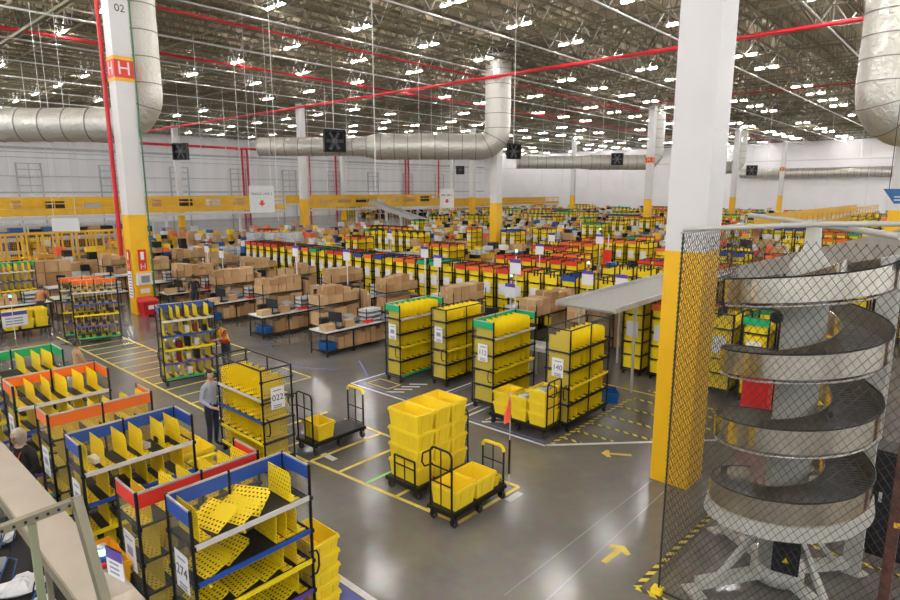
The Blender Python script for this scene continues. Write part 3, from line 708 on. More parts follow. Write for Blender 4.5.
def cart(label, x, y, rz, L, W, left='tall', right='low', deck=0.27, grip=True):
    o = empty('platform_cart', (x, y, 0), rz); tag(o, label, 'cart')
    b = MB(); b.box(0, 0, deck - .07, L, W, deck - .02); b.box(0.01, .01, deck - .02, L - .01, W - .01, deck)
    b.build('deck', 'black', o)
    for px in (.08, L/2, L - .08):
        for py in (.07, W - .07): caster(o, px, py, deck - .07, .075)
    for e, px in ((left, .03), (right, L - .03)):
        if not e: continue
        h = {'tall': 1.32, 'low': .98, 'hoop': 1.1, 'frame': .72}[e]
        y0, y1 = (.06, W - .06)
        if e == 'frame': y0, y1 = .08, W*.72
        f = MB(); rc = .1 if e != 'frame' else .01
        arc = [(px, y0, deck - .02), (px, y0, h - rc)] + [(px, y0 + rc - rc*math.cos(a), h - rc + rc*math.sin(a)) for a in (.4, .8, 1.2, 1.57)]
        arc += [(px, y1 - rc + rc*math.sin(a), h - rc + rc*math.cos(a)) for a in (.0, .4, .8, 1.2)] + [(px, y1, h - rc), (px, y1, deck - .02)]
        f.tube(arc, .019, 8)
        for z in ((deck + .45, h - .32) if e == 'tall' else (deck + .32, ) if e == 'frame' else (deck + .05, deck + .38)): f.tube([(px, y0, z), (px, y1, z)], .014, 6)
        f.tube([(px, (y0+y1)/2, deck), (px, (y0+y1)/2, h - .02)], .012, 6)
        ff = f.build('end_frame', 'black', o)
        if grip and e in ('low', 'hoop'):
            g = MB(); g.tube([(p[0], p[1], p[2]) for p in arc[1:-1]], .03, 10); g.build('grip', 'tote_yellow', ff)
        if e == 'tall' or (e == 'hoop' and 'loop' in label):
            g = MB(); s = -1 if px < L/2 else 1
            g.tube([(px, y1 - .05, h - .3), (px + s*.16, y1 - .02, h - .3), (px + s*.22, y1 - .02, h - .2), (px + s*.2, y1 - .02, h - .06), (px, y1 - .05, h - .04)], .016, 8); g.build('pull_loop', 'black', ff)
    return o
# the cart at the end of the marked bay: two totes and a flag
cart('black platform cart with two totes and an orange flag at the yellow bay end', 6.72, 5.98, 0, 1.46, .6, 'tall', 'low')
tote(7.06, 6.28, .272, 'yellow tote behind the tall black frame of the flagged cart', R(90), .58, .55, .36)
tote(7.62, 6.28, .272, 'yellow tote in the middle of the flagged cart', R(90), .58, .55, .36)
tote(7.99, 6.28, .272, 'low yellow tote under the yellow grip of the flagged cart', R(90), .5, .19, .2)
o = empty('flag_pole', (8.16, 6.0, .27)); tag(o, 'orange pennant on a thin white pole, fixed to the cart with two totes', 'flag')
b = MB(); b.tube([(0.04, -.05, 0), (0.04, -.05, 1.75)], .008, 6); b.build('pole', 'paint_white', o)
b = MB(); b.tube([(0.04, -.05, .2), (0.04, -.05, .85)], .02, 8); b.build('socket', 'black', o)
b = MB()
P = [(0.04, -.05, 1.66), (.0, -.06, 1.62), (-.1, -.02, 1.35), (-.15, -.06, 1.2), (-.05, -.1, 1.22), (.05, -.06, 1.28)]
b.add([(p[0], p[1] - .003, p[2]) for p in P] + [(p[0], p[1] + .003, p[2]) for p in P], [tuple(range(6)), tuple(range(11, 5, -1))] + [(i, (i+1) % 6, (i+1) % 6 + 6, i + 6) for i in range(6)])
b.build('pennant', 'flag_orange', o)
# the tall stack
cart('black platform cart under the tall stack of nested yellow totes', 6.98, 7.08, 0, 1.5, .84, 'frame', 'tall', .24)
cx = [7.27, 7.72, 8.17]
for i, x in enumerate(cx):
    for k in range(4):
        tote(x, 7.5, .243 + k * .315, 'yellow tote, %s layer up, %s column of the tall cart stack' % (ORD[k], ('near', 'middle', 'far')[i]), R(90) + rnd.uniform(-.015, .015), .8, .45, .385 if k == 3 else .345)
# the cart beside rack 022
cart('black platform cart with a single yellow tote, beside the rack numbered 022', 6.84, 9.98, 0, 1.42, .66, 'tall', 'hoop')
tote(7.2, 10.3, .272, 'single yellow tote on the cart beside the rack numbered 022', R(90), .6, .46, .36)
# the laden cart in the white bay
cart('black platform cart loaded with eight totes in front of the rack numbered 112', 11.44, 6.82, R(90), 1.62, .68, 'tall', None, .27)
for i in range(3):
    for k in range(3 if i == 0 else 2):
        y = 7.12 + i * .5
        tote(11.1, y, .272 + k * .27, 'yellow tote, layer %s, %s from the hatching, on the rack 112 cart' % (('one', 'two', 'three')[k], ORD[i]), 0, .62, .47, .30)
for i, (z, lab) in enumerate([(.272 + .81, 'third'), (.272 + .54, 'second')]):
    for q in range(4):
        parcel(10.93 + .11 * q, 7.12 + i * .5 + .05 * (q % 2), z - .1, .1, .2, .09, ['paper', 'pale_plastic', 'wrap_white', 'grey_plastic'][q], 'small parcel in the upper %s tote of the rack 112 cart, %s along' % ('grip end' if i == 0 else 'middle', ORD[q]), .3 * q)
# stacked totes standing about the front racks
for k in range(5): tote(4.13, 6.15, .004 + k * .2, 'yellow tote, %s from the floor, stacked beside the nearest blue-banded rack' % ORD[k], R(90), .62, .42, .3)
for i, y in enumerate((9.72, 10.2, 10.68)):
    for k in range(3): tote(4.2, y, .272 + k * .29, 'yellow tote, %s layer up, %s stack, cart past the orange-banded racks' % (ORD[k], ORD[i]), 0, .62, .45, .32)
cart('cart with a yellow grip and a black loop, past the ends of the orange-banded racks', 4.55, 9.32, R(90), 1.7, .68, 'hoop', 'low', .27)
tote(14.15, 7.05, .004, 'dark blue tote lying alone on the floor by the hatching', R(35), .62, .45, .28, 'crate_blue')
tote(14.9, 7.9, .004, 'dark red tote on the floor behind the rack numbered 140', R(10), .6, .42, .34, 'crate_red')
tote(13.7, 10.1, .9, 'bright red tote on the dark stand between the two green-banded racks', 0, .5, .4, .25, 'crate_red')
o = empty('tote_stand', (13.7, 10.1, 0)); tag(o, 'dark metal stand under the bright red tote', 'stand')
b = MB(); b.box(-.3, -.25, .86, .3, .25, .895); b.build('top', 'dark_plastic', o)
for sx in (-.27, .27):
    for sy in (-.22, .22): b = MB(); b.box(sx-.02, sy-.02, 0, sx+.02, sy+.02, .86); b.build('leg', 'black', o)

# ------------------------------------------------------------------ the grey worktop and the frame beside the camera
o = empty('worktop', (1.36, 3.0, .26)); tag(o, 'long pale grey worktop running past the row of bin racks', 'worktop')
for i, (y0, y1) in enumerate(((0, 2.6), (2.603, 6.0), (6.003, 10.8))):
    b = MB(); b.box(0, y0, 1.52, .42, y1, 1.56); b.build('board', 'board', o)
    b = MB(); b.box(-.02, y0, 1.44, .0, y1, 1.565); b.build('edge_trim', 'alu', o)
for y in (.3, 4.0, 7.6, 10.5):
    for x in (.05, .36): b = MB(); b.box(x-.025, y-.025, -.26, x+.025, y+.025, 1.52); b.build('leg', 'alu', o)
def px_pt(px, py, z):
    u = px - 450; v = py - 300; dy = 600*math.cos(PITCH) - v*math.sin(PITCH); dz = -600*math.sin(PITCH) - v*math.cos(PITCH); t = (z - EYE)/dz
    r, d = u*t, dy*t; return Vector((math.sin(YAW)*d + math.cos(YAW)*r, math.cos(YAW)*d - math.sin(YAW)*r, z))
o = empty('profile_frame', (0, 0, 0)); tag(o, 'slotted aluminium frame of two posts and a rail beside the worktop', 'frame')
c0 = px_pt(76, 501, 3.3); c1 = px_pt(-40, 545, 3.3)
foot = px_pt(112, 628, 2.4); foot = c0 + (foot - c0) * (3.3 / (3.3 - foot.z))
b = MB(); b.bar(c1, c0, .055, .055)
for i in range(9):
    p = c0.lerp(c1, .08 + i * .1); b.box(p.x - .008, p.y - .04, p.z - .008, p.x + .008, p.y + .04, p.z + .008, 1)
b.build('rail', ['alu', 'dark_plastic'], o)
b = MB(); b.bar(c0 + Vector((0, 0, .035)), foot, .062, .062); b.build('brace', 'alu', o)
p1 = c0.lerp(c1, .42)
b = MB(); b.bar((p1.x, p1.y, 3.26), (p1.x, p1.y, 0), .045, .045); b.build('post', 'olive', o)
# clutter bench under the frame
o = empty('sorting_bench', (.72, 7.15, 0)); tag(o, 'dark low bench strewn with bags under the aluminium frame', 'bench')
b = MB(); b.box(0, 0, .66, 1.0, 3.3, .7); b.build('top', 'dark_plastic', o)
for sx in (.05, .95):
    for sy in (.05, 3.35): b = MB(); b.box(sx-.03, sy-.03, 0, sx+.03, sy+.03, .66); b.build('leg', 'black', o)
b = MB(); b.box(.05, .05, .2, .95, 3.35, .23); b.build('lower_shelf', 'dark_plastic', o)
def bag(x, y, z, s, m, label, seed):
    rr = random.Random(seed); b = MB(); n = 14; prof = [(.0, 0), (.5, 0), (.62, .12), (.55, .28), (.35, .38), (.12, .42), (0, .43)]
    vs = []; fs = []
    for r, h in prof:
        for k in range(n):
            a = 2*math.pi*k/n; q = r * s * (1 + rr.uniform(-.22, .22)); vs.append((q*math.cos(a)*1.4, q*math.sin(a), max(0, h*s*(1 + rr.uniform(-.2, .2))) if h else 0))
    for i in range(len(prof)-1):
        for k in range(n): fs.append((i*n+k, i*n+(k+1) % n, (i+1)*n+(k+1) % n, (i+1)*n+k))
    b.add(vs, fs, 0, False); return tag(b.build('crumpled_bag', m, None, (x, y, z), rr.uniform(0, 3)), label, 'bag')
bag(1.3, 7.6, .705, .34, 'paper', 'crumpled white bag on the low bench, nearest the camera', 3)
bag(1.4, 8.3, .705, .3, 'paper', 'crumpled white bag in the middle of the low bench', 4)
bag(1.2, 9.0, .705, .28, 'pale_plastic', 'crumpled grey bag on the low bench', 5)
bag(1.45, 9.7, .705, .26, 'wrap_white', 'crumpled pale bag at the far end of the low bench', 6)
parcel(1.05, 8.15, .705, .12, .12, .2, 'crate_red', 'small red canister on the low bench under the frame', 0, 'canister')
parcel(1.1, 9.75, .705, .4, .3, .18, 'carton_pale', 'pale carton at the far end of the low bench under the frame', .4, 'cardboard_box')
parcel(1.0, 9.25, .705, .3, .3, .35, 'red', 'red box on the low bench at the edge of the picture', .1, 'tool_box')
for i in range(6):
    b = MB(); x, y = 1.2 + rnd.uniform(-.15, .2), 7.3 + .42 * i
    b.tube([(x, y, .72), (x + .1, y + .15, .95), (x + .2, y + .1, 1.2), (x + .3, y + .25, 1.05), (x + .25, y + .4, .72)], .009, 6)
    tag(b.build('cable', 'black' if i % 2 else 'crate_blue'), 'thin %s cable looping over the low bench, %s from the camera end' % ('black' if i % 2 else 'blue', ORD[i]), 'cable')
# tote, signal light and placard by the red-banded rack
o = empty('tote_shelf', (2.02, 7.1, 0)); tag(o, 'narrow black stand carrying the orange-yellow tote by the worktop', 'stand')
b = MB(); b.box(-.11, -.45, 1.02, .13, .4, 1.05); b.build('top', 'black', o)
for sy in (-.4, .36): b = MB(); b.box(-.02, sy - .02, 0, .02, sy + .02, 1.02); b.build('leg', 'black', o)
tote(2.03, 7.1, 1.055, 'orange-yellow tote between the worktop and the red-banded rack', R(88), .72, .26, .36, mat('tote_orange', (.92, .46, .02), .4))
def signal_light(x, y, z, label, pole=0.0, green=True):
    o = empty('signal_light', (x, y, z)); tag(o, label, 'signal light')
    if pole: b = MB(); b.tube([(0, 0, 0), (0, 0, pole)], .012, 6); b.build('pole', 'paint_white', o)
    for i, (nm, m) in enumerate((('base_segment', 'crate_red'), ('middle_segment', 'blue'), ('lit_segment', 'glow_green'))):
        b = MB(); b.lathe([(0, 0), (.04, 0), (.04, .068), (0, .07)], 14, (0, 0, pole + i * .07)); b.build(nm, m, o)
    b = MB(); b.lathe([(0, 0), (.043, 0), (.04, .03), (0, .035)], 14, (0, 0, pole + .21)); b.build('cap', 'pale_plastic', o)
    return o
signal_light(1.70, 6.15, 1.82, 'green-lit signal light on the edge of the grey worktop')
o = empty('placard', (1.72, 5.88, 1.82), R(12)); tag(o, 'white placard with a purple header standing on the edge of the grey worktop', 'placard')
b = MB(); b.box(-.006, -.13, 0, .006, .13, .3); b.build('sheet', 'paper', o)
b = MB(); b.box(-.008, -.13, .19, .008, .13, .3); b.build('header', 'purple', o)
b = MB()
for i in range(3): b.box(-.008, -.07, .04 + i*.05, .008, .08, .06 + i*.05)
b.build('printed_lines', 'ink_grey', o)

# ------------------------------------------------------------------ the spiral conveyor
SX, SY = 8.85, 1.7
o = empty('spiral_conveyor', (SX, SY, 0), 0); tag(o, 'tall spiral conveyor with steel guards behind the black net', 'conveyor')
th0 = math.atan2(-SY, -SX)                        # towards the camera
def hz(th): return 1.41 + .95 * (th - th0) / (2 * math.pi)
n = 72; T0 = th0 - 2.6; T1 = th0 + 2*math.pi*3 + 1.25
N = int((T1 - T0) / (2*math.pi) * n)
def strip(r0, r1, dz0, dz1, mi=0, b=None, uvk=1.0, th=0.012):
    b = b or MB(); vs = []; fs = []; uvs = []
    for i in range(N + 1):
        a = T0 + (T1 - T0) * i / N; z = hz(a)
        for (r, d) in ((r0, dz0), (r1, dz1)): vs.append((r*math.cos(a), r*math.sin(a), z + d))
        if r0 == r1:
            for (r, d) in ((r0 - th, dz0), (r1 - th, dz1)): vs.append((r*math.cos(a), r*math.sin(a), z + d))
        else:
            for (r, d) in ((r0, dz0 - .06), (r1, dz1 - .06)): vs.append((r*math.cos(a), r*math.sin(a), z + d))
    for i in range(N):
        k = i*4; a = T0 + (T1 - T0) * i / N * 1.0; u0 = i * .09; u1 = (i+1) * .09
        for (p, q) in ((0, 1), (3, 2), (1, 3), (2, 0)):
            fs.append((k+p, k+4+p, k+4+q, k+q)); uvs.append([(u0, 0), (u1, 0), (u1, .5), (u0, .5)])
    b.add(vs, fs, mi, False, uvs); return b
strip(.42, .955, 0, 0).build('slat_belt', 'slats', o)
g = strip(.97, .97, -.05, .26)
g.build('outer_guard', mat('mirror_steel', (0.86, 0.79, 0.66), 0.2, 1.0, var=0.12, scale=3.0), o)
strip(.42, .42, -.05, .24).build('inner_guard', 'mirror_steel', o)
b = MB(); e = [(.967*math.cos(T0 + (T1-T0)*i/N), 0.967*math.sin(T0 + (T1-T0)*i/N), hz(T0 + (T1-T0)*i/N) + .262) for i in range(N+1)]
b.tube(e, .012, 5); b.build('guard_edge', 'black', o)
e = [(.94*math.cos(T0 + (T1-T0)*i/N), 0.94*math.sin(T0 + (T1-T0)*i/N), hz(T0 + (T1-T0)*i/N) - .1) for i in range(N+1)]
b = MB(); b.tube(e, .018, 5); b.build('carrying_rail', 'steel', o)
b = MB(); b.lathe([(.0, .25), (.26, .25), (.26, 4.4), (.24, 4.55), (.1, 4.75), (.085, 5.05), (0, 5.05)], 24); b.build('drum', 'spiral_white', o)
SK = MB(); vs = []; fs = []; K = 48
for i in range(K + 1):
    a = th0 - 1.9 + 3.5 * i / K; z = hz(a) - .05
    for r, d in ((.99, 0), (1.02, -.19), (.93, -.21), (.9, -.02)): vs.append((r*math.cos(a), r*math.sin(a), z + d))
for i in range(K):
    for q in range(4): fs.append((i*4+q, (i+1)*4+q, (i+1)*4+(q+1) % 4, i*4+(q+1) % 4))
fs += [(3, 2, 1, 0), (K*4, K*4+1, K*4+2, K*4+3)]
SK.add(vs, fs); SK.build('base_skirt', 'spiral_white', o)
for k in range(4):
    a = R(45 + 90*k + 8); c_, s_ = math.cos(a), math.sin(a)
    b = MB(); b.bar((0, 0, .2), (1.25*c_, 1.25*s_, .14), .15, .12); b.build('leg', 'spiral_white', o)
    b = MB(); b.bar((.95*c_, .95*s_, .18), (.25*c_, .25*s_, .98), .07, .07); b.build('strut', 'spiral_white', o)
    b = MB(); b.box(-.1, -.16, 0, .1, .16, .03); f = b.build('foot_plate', 'spiral_white', o, (1.3*c_, 1.3*s_, 0), a)
b = MB(); b.lathe([(0, .1), (.34, .1), (.34, .3), (0, .3)], 24); b.build('hub', 'spiral_white', o)
b = MB(); b.box(-.28, -.2, .5, -.02, .12, .88); d = b.build('drive_box', 'dark_plastic', o, (-.3, -.1, 0), .2)
b = MB(); b.add([(-.285, -.08, .66), (-.285, .0, .66), (-.285, -.04, .74)], [(0, 1, 2), (2, 1, 0)]); b.build('warning_triangle', 'tote_yellow', d)
pa = math.atan2(-.743, .669) + .08                       # support post on the side away from the column
b = MB(); b.bar((.93, -.76, 0), (.93, -.76, 4.5), .22, .12); pst = b.build('support_post', 'spiral_white', o)
a = math.atan2(-.76, .93); c_, s_ = math.cos(a), math.sin(a)
for q in range(4):
    z = hz(th0 + ((a - th0) % (2*math.pi)) + 2*math.pi*q) - .1
    if z < 4.5: b = MB(); b.bar((.3*c_, .3*s_, z - .02), (1.2*c_, 1.2*s_, z - .02), .055, .055); b.build('arm', 'spiral_white', pst)
b = MB(); a = th0 - .25; b.disc((1.13*math.cos(a), 1.13*math.sin(a), 4.02), (math.cos(a), math.sin(a), 0), .07, .05, 14); b.build('guide_wheel', 'black', o)
# feed conveyor climbing to the top of the spiral
def belt(name, label, a, c, w, m='roller', side='zinc', h=.16, rails=True, legs=0):
    a = Vector(a); c = Vector(c); o = empty(name, (a.x, a.y, 0)); tag(o, label, 'conveyor')
    d = c - a; L = d.length; z = d / L; x = Vector((0, 0, 1)).cross(z).normalized(); y = z.cross(x); rot = Matrix((z, x, y)).transposed()
    mid = (c - a) / 2 + Vector((0, 0, a.z))
    b = MB(); hx, hy = L/2, w/2
    P = [mid + rot @ Vector(q) for q in ((-hx,-hy,0),(hx,-hy,0),(hx,hy,0),(-hx,hy,0),(-hx,-hy,-.05),(hx,-hy,-.05),(hx,hy,-.05),(-hx,hy,-.05))]
    uv = [(0,0),(L,0),(L,w),(0,w)]; b.add(P, [(0,1,2,3),(7,6,5,4),(0,4,5,1),(1,5,6,2),(2,6,7,3),(3,7,4,0)], 0, False, [uv]*6); b.build('bed', m, o)
    for s in (-1, 1):
        b = MB(); b.obox(mid + rot @ Vector((0, s*(w/2 + .025), .02)), L, .05, h, rot); b.build('side_frame', side, o)
    for k in range(legs):
        t = (k + .5) / legs; p = d * t
        for s in (-1, 1):
            q = p + x * s * (w/2); b = MB(); b.box(q.x - .03, q.y - .03, 0, q.x + .03, q.y + .03, a.z + p.z - .05); b.build('leg', side, o)
    return o
ZT = hz(T1)
belt('incline_conveyor', 'wide wire-sided conveyor climbing to the top of the spiral', (22.6, 6.0, 2.55), (13.6, -.2, 4.8), 1.5, 'roller', 'zinc', .5, legs=4)
belt('feed_conveyor', 'short flat conveyor joining the incline to the top of the spiral', (13.2, -.3, 4.62), (9.9, .75, 4.42), .6, 'roller', 'zinc', .3, legs=1)
# net enclosure
o = empty('safety_net', (7.5, 2.85, 0)); tag(o, 'black diamond-mesh net hung on white tubes around the spiral conveyor', 'net')
def net_panel(p0, p1, ztop, cell=.064):
    p0 = Vector(p0); p1 = Vector(p1); W = (p1 - p0).length; u = (p1 - p0) / W; H = ztop; b = MB()
    k = -H
    def P(s, z): q = p0 + u * s; return (q.x, q.y, z)
    hcell = cell * 1.42
    s = -H * .72
    for sg in (1, -1):
        s = -H * .72 if sg > 0 else 0
        while s < (W if sg > 0 else W + H * .72):
            # a wire rising with slope 1/.72
            s0, z0, s1, z1 = s, .02, s + sg * H * .72, H
            lo, hi = 0.0, 1.0
            for bound in (0.0, W):
                pass
            ds = s1 - s0
            ts = sorted(((0 - s0) / ds, (W - s0) / ds)); lo = max(lo, ts[0]); hi = min(hi, ts[1])
            if hi - lo > .01:
                b.tube([P(s0 + ds*lo, z0 + (z1-z0)*lo), P(s0 + ds*hi, z0 + (z1-z0)*hi)], .0034, 3, 0, False)
            s += hcell
    return b
net_panel((0, 0, 0), (0, -3.3, 0), 4.95).build('front_mesh', 'net_wire', o)
net_panel((0, 0.02, 0), (2.75, 0.12, 0), 4.95).build('side_mesh', 'net_wire', o)
b = MB(); b.tube([(0, 0, 5.02), (0, -1.5, 5.14), (0, -3.3, 5.22)], .03, 10); b.build('top_tube', 'spiral_white', o)
b = MB(); b.tube([(0, 0.02, 4.97), (2.8, .12, 4.97)], .02, 8); b.build('side_tube', 'spiral_white', o)
b = MB(); b.tube([(3.2, .15, 5.1), (-.2, -1.85, 5.1), (-1.0, -2.27, 5.1)], .033, 10); b.build('brace_tube', 'spiral_white', o)
b = MB(); b.tube([(0, 0, 0), (0, 0, 4.97)], .012, 6); b.build('corner_cord', 'net_wire', o)
b = MB(); b.box(-.09, -.06, 0, .05, .08, .07); b.build('foot_block', 'tote_yellow', o)
b = MB(); b.bar((0, 0, .03), (0, -3.3, .03), .02); b.build('hem_bar', 'net_wire', o)
o = empty('guard_post', (8.98, 0.48, 0)); tag(o, 'dark rusty guard post with yellow patches beside the spiral', 'post')
b = MB(); b.bar((0, 0, 0), (0, 0, 4.55), .12); b.build('post', 'rust', o)
b = MB()
for z, q in ((1.3, .07), (2.1, .16), (2.5, .05), (3.4, .1)): b.box(-.062, -.062, z, .0, .0, z + q)
b.build('yellow_patches', 'rail_yellow', o)
b = MB(); b.box(-.12, -.14, 4.55, .14, .14, 4.95); b.build('control_box', 'dark_plastic', o)

# ------------------------------------------------------------------ packing stations
CARTONS = [0]; FAR_CARTON = MB()
CM = {}
def carton_mesh(sx, sy, sz, m):
    k = (round(sx, 2), round(sy, 2), round(sz, 2), m)
    if k not in CM:
        b = MB(); b.box(-k[0]/2, -k[1]/2, 0, k[0]/2, k[1]/2, k[2], 0); b.box(-k[0]/2 - .002, -.025, k[2]*.55, k[0]/2 + .002, .025, k[2] + .002, 1)
        CM[k] = b.mesh('cardboard_box', [m, 'tape'])
    return CM[k]
def carton(x, y, z, sx, sy, sz, m, label, group, rz=0.0):
    if CARTONS[0] >= 292:
        FAR_CARTON.box(x - sx/2, y - sy/2, z, x + sx/2, y + sy/2, z + sz, {'carton': 0, 'carton_pale': 1, 'carton_dark': 2}[m]); return
    CARTONS[0] += 1
    return tag(put('cardboard_box', carton_mesh(sx, sy, sz, m), None, (x, y, z), rz), label, 'box', group)
CT = ['carton', 'carton_pale', 'carton', 'carton_dark']
def table_proto(L=3.0, D=.95):
    o = empty('packing_table')
    b = MB(); b.box(0, 0, .82, L, D, .86); b.build('table_top', 'top_white', o)
    b = MB(); b.box(0, .0, .76, L, .03, .82); b.box(0, D-.03, .76, L, D, .82); b.box(0, 0, .76, .03, D, .82); b.box(L-.03, 0, .76, L, D, .82); b.build('top_frame', 'black', o)
    for x in (.02, L*.38, L - .06):
        for y in (.01, D - .05): b = MB(); b.box(x, y, 0, x + .04, y + .04, .78); b.build('leg', 'black', o)
    b = MB(); b.box(.05, .12, .12, L - .05, D - .05, .15); b.build('lower_shelf', 'black', o)
    return o
def shelf_proto(L=2.0, D=.8):
    o = empty('carton_shelf')
    for x in (0.02, L - .02):
        for y in (.02, D - .02): b = MB(); b.tube([(x, y, 0), (x, y, 1.62)], .018, 6); b.build('post', 'black', o)
    for z in (.35, 1.16): b = MB(); b.box(0, 0, z, L, D, z + .03); b.build('shelf', 'black', o)
    return o
def monitor_proto():
    o = empty('monitor')
    b = MB(); b.box(-.12, -.1, 0, .12, .1, .02); b.build('base', 'dark_plastic', o)
    b = MB(); b.box(-.02, -.01, .02, .02, .02, .28); b.build('stand', 'dark_plastic', o)
    b = MB(); b.box(-.26, -.04, .2, .26, -.01, .54); s = b.build('housing', 'dark_plastic', o)
    b = MB(); b.box(-.24, -.043, .22, .24, -.04, .52); b.build('screen', 'screen', s)
    return o
def printer_proto():
    o = empty('label_printer')
    b = MB(); b.add([(-.2,-.24,0),(.2,-.24,0),(.2,.24,0),(-.2,.24,0),(-.2,-.2,.22),(.2,-.2,.22),(.2,.2,.3),(-.2,.2,.3)], [(0,3,2,1),(4,5,6,7),(0,1,5,4),(1,2,6,5),(2,3,7,6),(3,0,4,7)]); b.build('body', 'grey_plastic', o)
    b = MB(); b.box(-.14, -.26, .06, .14, -.2, .09); b.build('slot', 'dark_plastic', o)
    return o
def tray_proto():
    o = empty('bag_rack')
    for k in range(3):
        b = MB(); b.box(-.38, -.26, .02 + k*.16, .38, .26, .035 + k*.16); b.build('tray', 'black', o)
        b = MB(); b.box(-.34, -.22, .035 + k*.16, .34, .22, .035 + k*.16 + .085); b.build('mailer_bags', 'pale_plastic' if k else 'wrap_white', o)
    b = MB()
    for x in (-.37, .37):
        for y in (-.25, .25): b.box(x-.012, y-.012, 0, x+.012, y+.012, .5)
    b.build('uprights', 'black', o); return o
PROTO = {}
def spawn(kind, fn, loc, rz, label, cat, group=None):
    if kind not in PROTO: o = PROTO[kind] = fn(); o.location = loc; o.rotation_euler = (0, 0, rz)
    else: o = copy_tree(PROTO[kind], loc, rz)
    if 'group' in o: del o['group']
    return tag(o, label, cat, group)
def station(x, y, who, seed, near=True, L=3.0, pile=True, group=None):
    """table along X with its goods, and the carton shelf behind it"""
    rr = random.Random(seed); g = group
    def lab(s): return s + ' ' + who
    spawn('table', table_proto, (x, y, 0), 0, lab('white-topped black packing table'), 'table', g and 'packing tables ' + who)
    # flattened cartons standing below the table
    n = 9 if near else 5; xx = x + (.62 if near else .2)
    for k in range(n):
        wd = rr.uniform(.2, .3) if near else rr.uniform(.35, .5)
        if xx + wd > x + L - .08: break
        carton(xx + wd/2, y + .48 + rr.uniform(-.08, .0), .152, wd - .02, .62, rr.uniform(.4, .58), rr.choice(CT), lab('brown carton upright beneath the table'), 'cartons beneath the table ' + who)
        xx += wd
    if near:
        tote(x + .36, y + .45, .152, lab('blue tote on the lower shelf of the table'), R(90), .58, .4, .26, 'crate_blue')
        spawn('monitor', monitor_proto, (x + .72, y + .42, .862), R(-70), lab('black monitor on the packing table'), 'monitor')
        spawn('printer', printer_proto, (x + 1.5, y + .6, .862), R(10), lab('grey label printer on the packing table'), 'printer')
        spawn('trays', tray_proto, (x + 2.25, y + .42, .862), 0, lab('black rack of pale mailer bags on the table'), 'rack')
        carton(x + .28, y + .3, .862, .42, .34, .2, 'carton_pale', lab('open-topped pale carton at the near end of the table'), None, .1)
        carton(x + 1.12, y + .25, .862, .36, .28, .24, 'carton', lab('small brown carton in the middle of the table'), None, -.1)
        parcel(x + .72, y + .18, .862, .3, .16, .05, 'dark_plastic', lab('black keyboard on the packing table'), .15, 'keyboard')
        bag(x + 1.3, y + .75, .862, .2, 'dark_plastic' if seed % 2 else 'crate_blue', lab('dark bag at the back of the packing table'), seed)
    else:
        spawn('monitor', monitor_proto, (x + .6, y + .45, .862), R(-70), lab('black monitor on the packing table'), 'monitor', g and 'monitors ' + who)
        spawn('trays', tray_proto, (x + 2.0, y + .45, .862), 0, lab('rack of pale mailer bags on the table'), 'rack', g and 'mailer racks ' + who)
    if pile:
        sx0 = x + (1.6 if near else .9); sy0 = y + 2.55
        spawn('shelf', shelf_proto, (sx0, sy0, 0), 0, lab('black carton shelf behind the packing table'), 'shelf', g and 'carton shelves ' + who)
        for layer, z in enumerate((1.192, 1.52)):
            nn = 5 if near else 4; cw = 1.9 / nn
            for k in range(nn):
                if layer and rr.random() < .12: continue
                h = .325 if not layer else rr.choice((.3, .34, .22))
                carton(sx0 + .05 + cw * (k + .5), sy0 + .4, z, cw - .015, rr.uniform(.6, .74), h, rr.choice(CT), lab('brown carton on the shelf behind the table'), 'shelf cartons ' + who)
        for k in range(3): carton(sx0 + .4 + .62 * k, sy0 + .4, .382, .58, .7, rr.uniform(.5, .7), rr.choice(CT), lab('brown carton low on the shelf behind the table'), 'low shelf cartons ' + who)
        if near:                                             # leaning flat cartons past the shelf end
            for k in range(2): carton(sx0 + 2.2 + .2 * k, sy0 + .3, .003, .17, .7, 1.55 - .25 * k, CT[k], lab('tall flat carton at the shelf end, %s,' % ORD[k]), None)
WHO = ['nearest the bin racks', 'second from the bin racks', 'third from the bin racks', 'fourth from the bin racks']
for i, y in enumerate((15.95, 19.75, 23.55, 27.35)):
    station(11.6 - (.1 * i), y, WHO[i], 40 + i)
for i, y in enumerate((12.4, 16.2, 20.0, 23.8, 27.6)):
    station(15.9, y, 'in row two, %s along' % ORD[i], 60 + i, near=False)
for i, (x, y) in enumerate(((17.0, 11.3), (17.2, 9.5))):
    w_ = ('behind the second green-banded rack', 'beside the raised roller conveyor')[i]
    spawn('shelf', shelf_proto, (x, y, 0), 0, 'black carton shelf ' + w_, 'shelf')
    for layer, z in enumerate((1.192, 1.52)):
        for k in range(4):
            carton(x + .25 + .49*k, y + .4, z, .47, .68, .325 if not layer else rnd.choice((.3, .4, .24)), CT[(k + layer) % 4], '%s layer brown carton, %s along, on the shelf %s' % (('lower', 'upper')[layer], ORD[k], w_), None)
    carton(x + 2.2, y + .3, .003, .3, .8, 1.9, 'carton', 'tall flat brown carton at the end of the shelf ' + w_, None)
# belt along the second row
belt('roller_conveyor', 'pale roller conveyor between the bin racks and the packing tables', (14.5, 16.2, .95), (14.5, 8.9, .95), .6, 'roller', 'zinc', .12, legs=4)
belt('roller_conveyor', 'raised roller conveyor with pale side frames, leading behind the white front column', (13.9, 7.75, 2.46), (23.6, 7.55, 2.55), 1.7, 'roller_dark', 'zinc', .14, legs=4)

